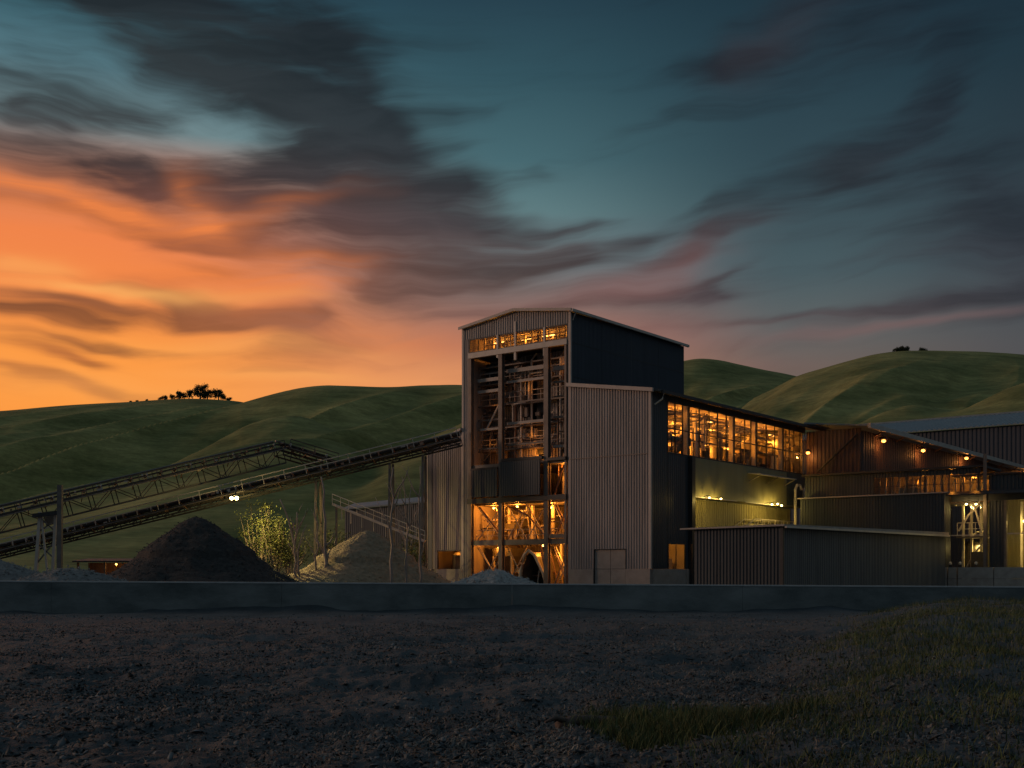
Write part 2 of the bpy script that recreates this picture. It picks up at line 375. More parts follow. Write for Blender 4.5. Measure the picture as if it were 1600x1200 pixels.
# behind the viewer the dusk is plain and dark, to the left the glow runs on
aza = nmath('ABSOLUTE', nmath('ADD', az, 14.0))
back = nstep(aza, 34.0, 92.0)
col = nmix(nstep(el, 27.5, 62.0), col, lin((96,111,120)))
col = nmix(back, col, nmix(nstep(el, 0.0, 55.0), lin((66,76,84)), lin((96,113,124))))
bg = N.new('ShaderNodeBackground'); L.new(col, bg.inputs['Color']); bg.inputs['Strength'].default_value = 1.0
ns = N.new('ShaderNodeTexSky'); ns.sky_type = 'NISHITA'; ns.sun_disc = False
SUN_EL, SUN_AZ = 11.0, -80.0
ns.sun_elevation = R(1.0); ns.sun_rotation = R(SUN_AZ)
bg2 = N.new('ShaderNodeBackground'); L.new(ns.outputs[0], bg2.inputs['Color']); bg2.inputs['Strength'].default_value = 0.004
ad = N.new('ShaderNodeAddShader'); L.new(bg.outputs[0], ad.inputs[0]); L.new(bg2.outputs[0], ad.inputs[1])
wo = N.new('ShaderNodeOutputWorld'); L.new(ad.outputs[0], wo.inputs['Surface'])
try: world.cycles.sampling_method = 'MANUAL'; world.cycles.sample_map_resolution = 512
except Exception: pass

sd = bpy.data.lights.new('sun', 'SUN'); sun = bpy.data.objects.new('sun', sd); COL.objects.link(sun)
sd.energy = 1.0; sd.angle = R(9); sd.color = (1, .62, .42)
sdir = Vector((math.sin(R(SUN_AZ))*math.cos(R(SUN_EL)), math.cos(R(SUN_AZ))*math.cos(R(SUN_EL)), math.sin(R(SUN_EL))))
sun.rotation_euler = sdir.to_track_quat('Z', 'Y').to_euler()
# ------------------------------------------------------------------ numpy noise
class VN:
    def __init__(s, seed):
        s.t = np.random.default_rng(seed).random((256, 256))
    def __call__(s, x, y):
        xi = np.floor(x).astype(int); yi = np.floor(y).astype(int); fx = x-xi; fy = y-yi
        fx = fx*fx*(3-2*fx); fy = fy*fy*(3-2*fy); t = s.t
        a = t[xi & 255, yi & 255]; b = t[(xi+1) & 255, yi & 255]; c = t[xi & 255, (yi+1) & 255]; d = t[(xi+1) & 255, (yi+1) & 255]
        return (a*(1-fx)+b*fx)*(1-fy) + (c*(1-fx)+d*fx)*fy - .5
def fbm(vn, x, y, o=5, g=.5):
    r = 0; a = 1
    for k in range(o):
        r = r + a*vn(x*2**k+17.3*k, y*2**k+9.1*k); a *= g
    return r
vn1, vn2, vn3 = VN(1), VN(2), VN(3)

# ------------------------------------------------------------------ hills: one rolling terrain of several spurs
HILLS = [
 dict(p=[(-500,665),(-200,650),(0,641),(100,633),(200,628),(310,623),(385,628),(420,640),(480,672),(560,722),(640,780)], D=[(-500,620),(640,640)], wf=330),
 dict(p=[(-400,835),(-200,795),(0,747),(100,712),(160,693),(240,672),(373,629),(440,612),(490,601),(540,602),(600,605),(660,602),(724,598),(800,603),(950,615),(1060,660)], D=[(-200,400),(0,420),(380,540),(1000,560)], wf=200),
 dict(p=[(-300,850),(0,776),(120,745),(240,717),(330,685),(400,655),(470,640),(560,668),(640,730)], D=[(-300,330),(470,440),(640,420)], wf=130),
 dict(p=[(-300,845),(0,800),(150,770),(300,730),(420,700),(520,690),(600,720),(680,780)], D=[(-300,270),(680,330)], wf=110),
 dict(p=[(250,900),(380,850),(480,790),(560,735),(620,692),(680,668),(724,648),(820,610),(960,640)], D=[(480,300),(960,360)], wf=130),
 dict(p=[(900,640),(1000,585),(1069,561),(1110,558),(1150,567),(1200,578),(1240,585),(1320,612),(1450,680)], D=[(900,880),(1500,900)], wf=380),
 dict(p=[(1000,800),(1080,700),(1180,622),(1240,587),(1330,562),(1390,548),(1450,546),(1520,548),(1600,553),(1800,570),(2100,640)], D=[(1000,620),(2100,700)], wf=330),
 dict(p=[(1060,760),(1180,672),(1290,625),(1380,600),(1430,612),(1480,660)], D=[(1060,520),(1480,600)], wf=230),
 dict(p=[(1150,820),(1250,730),(1340,668),(1400,628),(1440,606),(1500,592),(1600,578),(1750,560),(2100,560)], D=[(1150,400),(2100,460)], wf=190),
]
def hill_z(px, y):
    out = None
    for h in HILLS:
        P = np.array(h['p'], float); Dd = np.array(h['D'], float)
        D = np.interp(px, Dd[:,0], Dd[:,1]); cy = np.interp(px, P[:,0], P[:,1])
        edge = np.clip(np.maximum(P[0,0]-px, px-P[-1,0])/260, 0, 1)
        zc = CAMZ + (HY-cy)/FPX*D - edge*90
        t = np.clip((y-(D-h['wf']))/h['wf'], 0, 1)
        front = CAMZ + (zc-CAMZ)/D*y*np.sin(t*math.pi/2)**1.1 - 40*np.clip((D-h['wf']-y)/200, 0, 1)
        back = zc - 60*np.clip((y-D)/260, 0, 4)**1.6
        z = np.where(y < D, front, back)
        k = 2.2
        out = z if out is None else np.maximum(out, z) + np.maximum(k-np.abs(out-z), 0)**2/(4*k)
    return out
pxs = np.linspace(-620, 2200, 1000); ys = 135*(1150/135)**np.linspace(0, 1, 460)
PX, Y = np.meshgrid(pxs, ys)
# soften the kinks of the crest lines by averaging along px
Z = sum(hill_z(PX+o, Y) for o in (-24, -12, 0, 12, 24))/5
X = (PX-CX)/FPX*Y
ang = (Z-CAMZ)/Y; sky_ang = ang.max(0)[None,:]
amp = np.clip((Y-150)/300, 0, 1)*np.clip((sky_ang-ang)/.025, .06, 1)
ca, sa = math.cos(.9), math.sin(.9)
rx, ry = X*ca+Y*sa, -X*sa+Y*ca
Z = Z + amp*(fbm(vn1, rx/130, ry/60, 3)*9.0 + (.5-np.abs(fbm(vn2, rx/240, ry/44, 2, .4))*1.6)*20.0-7.6 + (.5-np.abs(fbm(vn3, rx/110, ry/19, 2, .4)))*5.0-1.7 + fbm(vn3, X/11, Y/15, 3)*.7)
Z = np.where(Y < 175, Z*np.clip((Y-135)/40, 0, 1) - 1.0*np.clip((175-Y)/40, 0, 1), Z)
nx, ny = len(pxs), len(ys)
verts = np.stack([X, Y, Z], -1).reshape(-1, 3)
ii = (np.arange(ny-1)[:,None]*nx + np.arange(nx-1)[None,:]).ravel()
faces = np.stack([ii, ii+1, ii+nx+1, ii+nx], -1)
M['hill'] = pm('hill_grass', (.105,.112,.038), (.285,.258,.098), .022, .9, bump=1.0, bscale=.22, stretch=(1,1,3), spec=.1, detail=10)
def hill_detail(m):
    nt = m.node_tree; N = nt.nodes; L = nt.links; b = N['Principled BSDF']; src = b.inputs['Base Color'].links[0].from_socket
    tc = N.new('ShaderNodeTexCoord')
    for rot, sc, lo, hi in ((.9, (.05, .22, .3), .74, 1.26), (-.3, (.35, .8, 1.2), .78, 1.22)):
        mp = N.new('ShaderNodeMapping'); mp.inputs['Rotation'].default_value = (0, 0, rot); mp.inputs['Scale'].default_value = sc
        nz = N.new('ShaderNodeTexNoise'); nz.inputs['Scale'].default_value = 1; nz.inputs['Detail'].default_value = 5; nz.inputs['Roughness'].default_value = .65
        mr = N.new('ShaderNodeMapRange'); mr.inputs['From Min'].default_value = .3; mr.inputs['From Max'].default_value = .7
        mr.inputs['To Min'].default_value = lo; mr.inputs['To Max'].default_value = hi
        L.new(tc.outputs['Object'], mp.inputs['Vector']); L.new(mp.outputs[0], nz.inputs['Vector']); L.new(nz.outputs['Fac'], mr.inputs['Value'])
        mx = N.new('ShaderNodeMix'); mx.data_type = 'RGBA'; mx.blend_type = 'MULTIPLY'; mx.inputs['Factor'].default_value = 1
        L.new(src, mx.inputs['A']); L.new(mr.outputs[0], mx.inputs['B']); src = mx.outputs['Result']
    L.new(src, b.inputs['Base Color'])
hill_detail(M['hill'])
hills = np_mesh('hills', verts, faces, M['hill']); hills['kind'] = 'structure'
def hill_at(px, y):
    a = np.array([[float(px)]]); b = np.array([[float(y)]])
    i = np.searchsorted(ys, y)-1; j = np.searchsorted(pxs, px)-1
    i = min(max(i, 0), ny-2); j = min(max(j, 0), nx-2)
    return float(Z[i:i+2, j:j+2].mean())
def crest(px, y0, y1):
    yy = np.linspace(y0, y1, 80); e = [((hill_at(px, q)-CAMZ)/q, q) for q in yy]
    return max(e)[1]
# ------------------------------------------------------------------ things that sit in and around the buildings
def tank(label, s, w, z, r, h, group, mat=None, legs=True):
    t = Thing('steel_tank', label, 'tank', (s, w, z), group=group); zl = h*.22 if legs else 0
    b = MB().lathe((s, w, z+zl), [(r*.35, 0), (r*.75, h*.08), (r, h*.16), (r, h*.66), (r*1.04, h*.66), (r*1.04, h*.69), (r, h*.69), (r*.8, h*.75), (r*.3, h*.785)], 18)
    t.part('vessel', b, mat or M['machine'], smooth=False)
    t.part('outlet_pipe', MB().tube([(s, w, z+h*.78+zl-.02), (s, w, z+h*.9+zl), (s+r*.5, w, z+h*.96+zl), (s+r*1.6, w, z+h*.96+zl)], r*.12), M['machine_pale'])
    if legs:
        for a in (45, 135, 225, 315):
            x, y = s+math.cos(R(a))*r*.85, w+math.sin(R(a))*r*.85
            t.part('leg', MB().box(x-.07, x+.07, y-.07, y+.07, z, z+zl+h*.2), M['machine_pale'])
    return t
def cabinet(label, s, w, z, lx, ly, h, group, mat=None):
    t = Thing('control_cabinet', label, 'cabinet', (s, w, z), group=group)
    t.part('case', MB().box(s-lx/2, s+lx/2, w-ly/2, w+ly/2, z+.1, z+h).box(s-lx/2+.05, s+lx/2-.05, w-ly/2+.05, w+ly/2-.05, z, z+.1), mat or M['machine_pale'])
    for k in range(2):
        y0 = w-ly/2+.04+k*(ly-.04)/2
        d = t.part('door', MB().box(s+lx/2+.003, s+lx/2+.03, y0, y0+ly/2-.06, z+.2, z+h-.1), mat or M['machine_pale'])
        t.part('handle', MB().box(s+lx/2+.03, s+lx/2+.07, y0+.08, y0+.12, z+h*.5, z+h*.6), M['steel_dark'], d)
def screen(label, s, w, z, L_, wd, h, group):
    """inclined vibrating screen: sloped box on a frame with a motor"""
    t = Thing('vibrating_screen', label, 'screening machine', (s, w, z), group=group)
    z0 = z+h*.45
    b = MB().hexa([(s-wd/2, w-L_/2, z0), (s+wd/2, w-L_/2, z0), (s+wd/2, w+L_/2, z0+h*.3), (s-wd/2, w+L_/2, z0+h*.3)],
                  [(s-wd/2, w-L_/2, z0+h*.22), (s+wd/2, w-L_/2, z0+h*.22), (s+wd/2, w+L_/2, z0+h*.52), (s-wd/2, w+L_/2, z0+h*.52)])
    t.part('screen_box', b, M['machine'])
    for dx in (-1, 1):
        for dy in (-1, 1):
            x, y = s+dx*wd*.4, w+dy*L_*.38
            t.part('leg', MB().box(x-.09, x+.09, y-.09, y+.09, z, z0+(.02 if dy < 0 else h*.26)), M['machine_pale'])
    t.part('motor', MB().tube([(s-wd*.3, w, z0+h*.5), (s+wd*.3, w, z0+h*.5)], h*.11, 12), M['machine_pale'])
def hopper(label, s, w, z, a, h, mat=None):
    t = Thing('feed_hopper', label, 'hopper', (s, w, z))
    m = MB(); k = a*.22
    m.hexa([(s-k, w-k, z+h*.35), (s+k, w-k, z+h*.35), (s+k, w+k, z+h*.35), (s-k, w+k, z+h*.35)], [(s-a, w-a, z+h*.8), (s+a, w-a, z+h*.8), (s+a, w+a, z+h*.8), (s-a, w+a, z+h*.8)])
    m.box(s-a, s+a, w-a, w+a, z+h*.8, z+h)
    t.part('bin', m, mat or M['machine'])
    t.part('chute', MB().bar((s, w, z+h*.36), (s+a*.5, w-a*.4, z+h*.08), k*1.4), M['machine_pale'])
    for dx in (-1, 1):
        for dy in (-1, 1):
            t.part('leg', MB().box(s+dx*a*.93-.09, s+dx*a*.93+.09, w+dy*a*.93-.09, w+dy*a*.93+.09, z, z+h*.8), M['machine_pale'])
def railing(mb, p, q, h=1.05, step=1.2, r=.03):
    p = Vector(p); q = Vector(q); n = max(1, int((q-p).length/step)); up = Vector((0, 0, h))
    for i in range(n+1):
        a = p.lerp(q, i/n); mb.bar(a, a+up, r*1.6)
    mb.bar(p+up, q+up, r*2); mb.bar(p+up*.52, q+up*.52, r*1.5)
    return mb

# ------------------------------------------------------------------ process tower
T = Thing('process_tower', 'tall ribbed steel tower with an open framed front and amber lit top window band', 'industrial building', (-5.8, 9.4, 0))
SL, DEP, ZE, ZR, SR = -11.58, 18.72, 23.0, 23.78, -5.75
def top(s): return ZE + (ZR-ZE)*(1-abs(s-SR)/(5.8)) - .02
front = MB().corr('s', SL, 0, 0.0, 22.0, top, pitch=.25)
front.corr('s', SL, -10.95, 0.0, 0.0, 21.995, pitch=.21).corr('s', -.26, 0, 0.0, 0.0, 21.995, pitch=.26)
T.part('front_cladding', front, M['clad'])
T.part('side_cladding', MB().corr('w', .1, DEP, .02, 0, ZE-.05, out=1, depth=.035, pitch=.2), M['clad_blue'])  # side turned from the glow: its shade is put into the navy colour
for z in (17.6, 20.4): T.part('seam_strip', MB().box(.056, .068, .2, DEP-.1, z, z+.05), M['steel_dark'])
for y in (4.6, 9.3, 14.0): T.part('seam_strip', MB().box(.058, .07, y, y+.05, 15, ZE-.1), M['clad_dark'])
T.part('rear_wall', MB().corr('s', SL+.1, -.1, DEP, 0, lambda s: top(s)-.03, out=1), M['clad_dark'])
T.part('left_cladding', MB().corr('w', .1, DEP-.1, SL, 0, ZE-.05, out=-1, depth=.04), M['clad'])
T.part('corner_trim', MB().box(-.12, .1, -.09, .09, 0, ZE).box(SL-.1, SL+.1, -.09, .09, 0, ZE), M['trim'])
rf = MB()
for a, b in ((SL-.3, SR), (SR, .28)):
    za, zb = top(a)+.1, top(b)+.1
    rf.hexa([(a, -.28, za), (b, -.28, zb), (b, DEP+.3, zb), (a, DEP+.3, za)], [(a, -.28, za+.1), (b, -.28, zb+.1), (b, DEP+.3, zb+.1), (a, DEP+.3, za+.1)])
T.part('roof', rf, M['roof'])
vg = MB()
for a, b in ((SL-.32, SR), (SR, .3)):
    za, zb = top(a)-.02, top(b)-.02
    vg.hexa([(a, -.34, za), (b, -.34, zb), (b, -.285, zb), (a, -.285, za)], [(a, -.34, za+.24), (b, -.34, zb+.24), (b, -.285, zb+.24), (a, -.285, za+.24)])
T.part('verge_trim', vg, M['trim'])
T.part('gutter', MB().box(.285, .47, -.3, DEP+.3, ZE-.12, ZE+.1), M['steel_pale'])
T.part('gutter_bracket', MB().bar((.12, .2, ZE-.75), (.4, .2, ZE-.14), .07), M['steel_pale'])
# window band under the gable
colx = [-10.93, -7.65, -5.72, -2.62, -.25]
zt_b = 21.99; zb_b = 20.75
for a, b in zip(colx, colx[1:]):
    fr = T.part('window', MB().box(a+.02, b-.02, -.02, .06, zt_b-.09, zt_b-.004).box(a+.02, b-.02, -.02, .06, zb_b+.003, zb_b+.09).box(a+.02, a+.1, -.02, .06, zb_b+.09, zt_b-.09).box(b-.1, b-.02, -.02, .06, zb_b+.09, zt_b-.09), M['steel_dark'])
    T.part('pane', MB().box(a+.1, b-.1, .01, .025, zb_b+.09, zt_b-.09), M['glass'], fr)
for c in colx[1:-1]:
    T.part('mullion', MB().box(c-.1, c+.1, -.1, .1, 19.6 if c > -7 else 20.0, zt_b+(.9 if c == -5.72 else .0)), M['steel_pale'])
T.part('band_beam', MB().box(-10.95, -.26, -.16, .2, 20.28, 20.74), M['steel_pale'])
T.part('window_room', MB().box(-10.9, -.3, .25, 9, 20.5, 20.7).box(-10.9, -.3, 8.9, 9.0, 20.7, 22.9).box(-11.4, -11.3, .2, 9, 20.7, 22.9), M['recess'])
for i in range(20):
    x = -10.7+i*.52; T.part('inner_post', MB().box(x-.05, x+.05, 1.0+(i*3 % 7)*.5, 1.1+(i*3 % 7)*.5, 20.7, 22.25), M['cream' if i % 3 else 'machine'])
for z in (21.25, 21.7): T.part('pipe', MB().tube([(-10.8, 2.0, z), (-.5, 2.0, z+.2)], .06), M['cream'])
bm_ = MB()
for i in range(7):
    y = 1.0+i*1.15; bm_.box(-11.2, -.3, y-.07, y+.07, 22.25, 22.45)
for i in range(12):
    x = -10.5+i*.88; bm_.box(x-.05, x+.05, 1.7, 1.8, 20.7, 22.3)
T.part('roof_beam', bm_, M['cream'])
for i, x in enumerate((-9.6, -6.6, -4.2, -1.5)):
    T.part('tube_light', MB().box(x-.6, x+.6, 2.6, 2.75, 21.9, 22.0), M['tube'])
    lamp((x, 2.4, 21.8), 60, ORANGE, .25)
for i in range(9):
    x = -10.2+i*1.15; y = 3.0+(i*37 % 5)*.6
    T.part('pipe', MB().tube([(x, y, 20.72), (x, y, 21.3+.1*(i % 4)), (x+.25, y, 21.55+.1*(i % 4)), (x+.8, y, 21.55+.1*(i % 4))], .09), M['machine_pale'] if i % 2 else M['machine'])
# frame columns
for x, w_ in ((-10.75, .32), (-7.32, .4), (-2.42, .46), (-.42, .2)):
    T.part('column', MB().box(x-w_/2, x+w_/2, -.12, -.06, 0, 20.27).box(x-w_/2, x+w_/2, .24, .30, 0, 20.27).box(x-.04, x+.04, -.06, .24, 0, 20.27),
           M['frame'])
# recess
ZS = 10.9
T.part('recess_wall', MB().corr('s', -11.0, -7.0, 3.0, ZS, 20.4, pitch=.33, depth=.07).corr('s', -7.0, -2.35, 2.5, ZS, 20.4, pitch=.31, depth=.11).corr('s', -2.35, -.15, 2.2, ZS, 20.4, pitch=.31, depth=.07)
       .box(-7.06, -6.98, 2.5, 3.1, ZS, 20.4).box(-11.4, -11.3, .3, 4, ZS, 20.4), M['recess_wall'])
T.part('recess_ceiling', MB().box(-11.0, -.15, .25, 4.3, 20.41, 20.49), M['steel_dark'])
for x, z0, z1 in ((-5.55, 12.6, 20.2), (-4.4, 11.6, 17.5), (-1.45, 11.5, 19.8)):
    T.part('duct', MB().box(x-.35, x+.35, 1.75 if x < -2 else 1.5, 2.35 if x < -2 else 2.05, z0, z1), M['steel_dark'])
for a, b, zz, h in ((-10.4, -7.5, 18.35, .3), (-10.4, -7.5, 17.35, .26), (-7.1, -2.65, 18.85, .34), (-7.1, -2.65, 17.9, .22), (-2.2, -.5, 18.55, .36), (-2.2, -.5, 17.4, .16),
                    (-10.1, -7.5, 14.0, .2), (-7.1, -2.65, 14.3, .24), (-2.2, -.5, 14.45, .18), (-10.4, -7.5, 12.3, .12), (-7.1, -2.65, 12.45, .16), (-2.2, -.5, 12.0, .22), (-2.2, -.5, 16.2, .1), (-7.1, -2.65, 16.1, .1)):
    T.part('girt', MB().box(a, b, .55, .75, zz-h/2, zz+h/2), M['frame'] if h < .2 else M['frame_pale'])
for x0_, x1_, z0_, z1_, y_, mt in ((-10.6, -7.6, 14.2, 16.9, 2.2, 'machine'), (-10.6, -8.6, 17.7, 20.0, 2.0, 'clad_dark'), (-7.0, -5.9, 14.6, 17.6, 1.9, 'frame'), (-4.2, -2.7, 14.6, 17.6, 2.0, 'recess'), (-6.9, -4.6, 11.2, 13.9, 1.8, 'recess'), (-2.1, -1.2, 12.2, 16.0, 1.6, 'frame'), (-10.4, -8.2, 11.1, 13.6, 2.1, 'frame')):
    T.part('inner_panel', MB().corr('s', x0_, x1_, y_, z0_, z1_, pitch=.28, depth=.05), M[mt])
for zz in (12.1, 14.05, 16.1, 17.95, 19.5):
    T.part('platform', MB().box(-10.9, -.3, 1.2, 2.1, zz, zz+.12), M['frame'])
rl_ = MB()
for zz in (12.22, 16.22, 18.07): railing(rl_, (-10.6, 1.15, zz), (-.5, 1.15, zz), .9, 1.1, .025)
T.part('platform_railing', rl_, M['frame_pale'])
for xa, xb in ((-10.4, -7.6), (-7.0, -4.9), (-4.9, -2.8), (-2.1, -.5)):
    for za, zb in ((4.3, 7.3), (.3, 3.7)):
        for (p_, q_) in (((xa, .62, za), (xb, .62, zb)), ((xb, .5, za), (xa, .5, zb))):
            if za < 1 and -5.6 < xa < -3: continue
            T.part('brace', MB().bar(p_, q_, .07), M['frame_pale'])
rr = random.Random(33)
for k in range(60):
    x0_, x1_, yw = ((-10.7, -7.6, 2.2), (-7.0, -2.7, 1.7), (-2.1, -.5, 1.5))[k % 3]
    x = rr.uniform(x0_, x1_); zz = rr.uniform(11.2, 19.9); y = rr.uniform(.8, yw)
    if k % 4 < 2: T.part('pipe', MB().tube([(x, y, zz-rr.uniform(.8, 3)), (x, y, zz), (x+.15, y, zz+.15), (min(x+rr.uniform(.3, 1.6), x1_), y, zz+.15)], rr.uniform(.03, .09), 6), M[('frame', 'steel_pale', 'steel_rust')[k % 3]])
    elif k % 4 == 2: T.part('inner_beam', MB().box(x0_, x1_, y, y+.1, zz, zz+rr.uniform(.06, .16)), M['frame'])
    else: T.part('inner_panel', MB().box(x, min(x+rr.uniform(.3, .9), x1_), y, y+.25, zz-rr.uniform(.3, 1.2), zz), M[('machine', 'frame')[k % 2]])
for x, y, z, pw in ((-1.2, .9, 18.9, 18), (-4.6, .7, 13.2, 17), (-9.3, .8, 12.8, 9), (-4.8, .6, 17.2, 8), (-9.0, .8, 16.2, 5)): lamp((x, y, z), pw, ORANGE, .2)
T.part('brace', MB().tube([(-9.7, 1.0, 14.1), (-7.6, 1.0, 17.1)], .09), M['steel_pale'])
T.part('brace', MB().tube([(-10.3, 1.2, 11.2), (-7.6, 1.2, 14.0)], .05), M['steel'])
for x, z0, z1 in ((-6.75, 11, 19.4), (-6.1, 11, 19.0), (-4.95, 13, 20.2), (-8.2, 11, 20), (-1.9, 11, 20.1)):
    T.part('pipe', MB().tube([(x, 1.3, z0), (x, 1.3, z1-.5), (x+.3, 1.5, z1), (x+.3, 2.2, z1+.1)], .1), M['steel_rust'] if x < -6.5 else M['steel_pale'])
for x in (-6.6, -1.6):
    T.part('fan_housing', MB().tube([(x, 1.5, 19.4), (x, 2.1, 19.4)], .42, 16), M['frame'])
# slab, skirt panels and lower frame
T.part('floor_slab', MB().box(-11.0, -.2, .05, 7.6, 10.55, 10.85), M['steel'])
T.part('slab_edge', MB().box(-7.05, -2.7, -.3, .02, 10.95, 11.2).box(-2.15, -.3, -.3, .02, 10.75, 11.0).box(-10.55, -7.55, -.25, .02, 10.35, 10.55), M['steel_dark'])
T.part('skirt_panel', MB().corr('s', -10.42, -7.5, -.28, 8.0, 10.35, depth=.04, pitch=.3), M['clad_dark'])
T.part('skirt_panel', MB().corr('s', -7.1, -2.75, -.5, 7.95, 10.9, depth=.03, pitch=.24), M['clad_dark'])
T.part('lower_beam', MB().box(-10.95, -.28, -.22, .02, 7.45, 7.9), M['steel_dark'])
T.part('lower_beam', MB().box(-10.95, -.28, .06, .4, 3.8, 4.25).box(-2.15, -.28, -.1, .04, 4.3, 4.6), M['steel'])
T.part('mezzanine', MB().box(-11.0, -.2, .9, 7.0, 3.95, 4.12).box(-11, -.2, .9, 7, 7.35, 7.5), M['steel'])
T.part('inner_lining', MB().corr('s', -11.3, -.1, 7.6, 0, 10.5, pitch=.35, depth=.07).box(-11.38, -11.3, .15, 7.5, 0, 10.5).box(-.12, -.06, .15, 7.5, 0, 10.5), M['recess'])
rr = random.Random(9)
for k in range(95):
    x = rr.uniform(-10.6, -.9); y = rr.uniform(1.4, 6.5); up_ = k % 2; z0 = 4.14 if up_ else 0; z1 = z0+rr.uniform(.8, 3.0); x2 = min(max(x+rr.uniform(-1.6, 1.6), -10.9), -.5)
    mt = M[('cream', 'machine', 'steel_rust', 'machine_pale')[k % 4]]
    if k % 3 == 0: T.part('pipe', MB().tube([(x, y, z0), (x, y, z1-.2), (x+(.2 if x2 > x else -.2), y, z1), (x2, y+.3, z1)], rr.uniform(.03, .10)), mt)
    elif k % 3 == 1: T.part('brace', MB().tube([(x, y, z0), (x2, y, z0+3.1)], rr.uniform(.03, .07), 6), mt)
    else: T.part('inner_beam', MB().box(min(x, x2)-.3, max(x, x2)+.3, y, y+.12, z1, z1+.12), mt)
for p, q, r_ in (((-10.3, .7, 7.2), (-7.6, .7, 4.5), .1), ((-7.4, .8, 7.2), (-9.0, .8, 5.6), .06), ((-8.0, 1.4, 7.3), (-9.6, 1.4, 4.3), .07), ((-6.9, .7, 7.1), (-4.9, .7, 6.3), .08), ((-4.9, .7, 6.3), (-2.9, .7, 4.4), .08),
                 ((-6.4, .9, 4.4), (-4.9, .9, 7.2), .06), ((-2.1, .7, 4.4), (-.5, .7, 7.2), .08), ((-.5, .9, 4.4), (-2.1, .9, 7.2), .08), ((-2.1, .7, 8.0), (-1.2, .7, 10.3), .08), ((-.5, .7, 8.0), (-1.2, .7, 10.3), .08),
                 ((-10.6, 1, 3.7), (-8.9, 1, 1.4), .06), ((-7.6, 1, 3.7), (-9.0, 1, 1.4), .06), ((-3.5, .6, 3.7), (-2.6, .6, .2), .1), ((-2.2, 1, 3.6), (-.5, 1, .3), .06), ((-.5, 1.2, 3.6), (-2.2, 1.2, .3), .06)):
    T.part('brace', MB().tube([p, q], r_), M['steel_rust'] if r_ > .07 else M['cream'])
for x, z0, z1 in ((-8.8, 4.2, 7.3), (-6.2, 4.2, 7.3), (-4.0, 4.2, 7.3), (-1.2, 4.2, 7.3), (-9.6, .0, 3.9), (-3.1, 0, 3.9), (-1.4, 0, 3.9)):
    T.part('inner_post', MB().box(x-.1, x+.1, 3.0, 3.2, z0, z1), M['machine_pale'])
lr = MB(); railing(lr, (-10.8, .9, 4.14), (-.4, .9, 4.14), 1.0, 1.3)
T.part('railing', lr, M['cream'])
for (x, y, z, pw) in ((-9.4, 1.6, 7.0, 330), (-6.7, 1.5, 7.05, 400), (-3.7, 2.4, 6.9, 360), (-1.2, 1.6, 6.9, 320), (-9.3, 2.2, 3.5, 210), (-4.1, 1.8, 3.6, 250), (-1.3, 1.2, 3.2, 260), (-1.2, 1.2, 10.2, 220), (-4.5, 1.2, 11.6, 40), (-8.5, 1.2, 11.2, 14)):
    lamp((x, y, z), pw, ORANGE, .15)
    if pw > 90:
        T.part('bulb', MB().lathe((x, y, z+.05), [(.03, 0), (.11, .05), (.11, .12), (.03, .18)], 10), M['bulb_amber'])
T.part('chute_arch', MB().tube([(-5.55, .3, .0), (-5.4, .3, 1.6), (-5.0, .3, 2.9), (-4.5, .3, 3.3), (-3.9, .3, 2.9), (-3.0, .3, 1.4), (-2.55, .3, .1)], .14, 8), M['machine_pale'])
arch = MB(); a_pts = [(-5.5, 0), (-5.35, 1.55), (-4.95, 2.8), (-4.5, 3.15), (-4.0, 2.8), (-3.3, 1.5), (-2.9, 0)]
for y in (.5, 3.4): arch.v += [(p[0], y, p[1]) for p in a_pts]
n_ = len(a_pts); arch.f += [(i, i+1, n_+i+1, n_+i) for i in range(n_-1)] + [tuple(range(n_, 2*n_))]
T.part('chute_hood', arch, M['machine'])
hopper('dark square hopper on legs behind the left bay of the tower ground floor', -9.0, 3.4, 0, 1.1, 3.6)
tank('upright vessel standing in the middle bay of the lit tower floor', -5.4, 4.8, 4.14, .8, 3.0, 'machines inside the tower')
screen('sloped screening machine in the right bay of the lit tower floor', -1.5, 4.2, 4.14, 3.4, 1.4, 2.6, 'machines inside the tower')
hopper('small hopper lit amber in the upper right bay beside the dark panel', -1.3, 2.6, 7.52, .75, 2.6)
screen('screening machine half hidden behind a diagonal pipe in the left lit bay', -8.9, 4.4, 4.14, 3.0, 1.6, 2.4, 'machines inside the tower')
tank('squat vessel at ground level in the far right bay of the tower', -1.2, 4.0, 0, .75, 3.4, 'machines inside the tower')

# ------------------------------------------------------------------ annex to the left of the tower
A = Thing('tower_annex', 'narrow ribbed annex with a steep sloping top against the left of the tower', 'industrial building', (-13.7, 3, 0))
def atop(s): return 12.55 + (s+15.78)*(14.05-12.55)/4.2
A.part('front_cladding', MB().corr_open('s', -15.3, SL-.1, .06, 1.75, atop, [(-14.75, -12.0, 1.75, 3.45)], pitch=.22), M['clad'])
A.part('side_cladding', MB().corr('w', .2, 6, -15.7, 0, 12.45, out=-1), M['clad'])
A.part('rear_wall', MB().corr('s', -15.7, SL-.1, 6.0, 0, lambda s: atop(s)-.05, out=1), M['clad_dark'])
A.part('corner_post', MB().box(-15.80, -15.32, .0, .1, 1.75, 12.5), M['clad_blue'])
A.part('corner_trim', MB().box(-15.9, -15.8, -.03, .12, 1.75, 12.55), M['trim'])
A.part('roof', MB().hexa([(-16.3, -.3, atop(-16.3)+.02), (SL-.1, -.3, atop(SL-.1)+.02), (SL-.1, 6.3, atop(SL-.1)+.02), (-16.3, 6.3, atop(-16.3)+.02)],
                       [(-16.3, -.3, atop(-16.3)+.22), (SL-.1, -.3, atop(SL-.1)+.22), (SL-.1, 6.3, atop(SL-.1)+.22), (-16.3, 6.3, atop(-16.3)+.22)]), M['trim'])
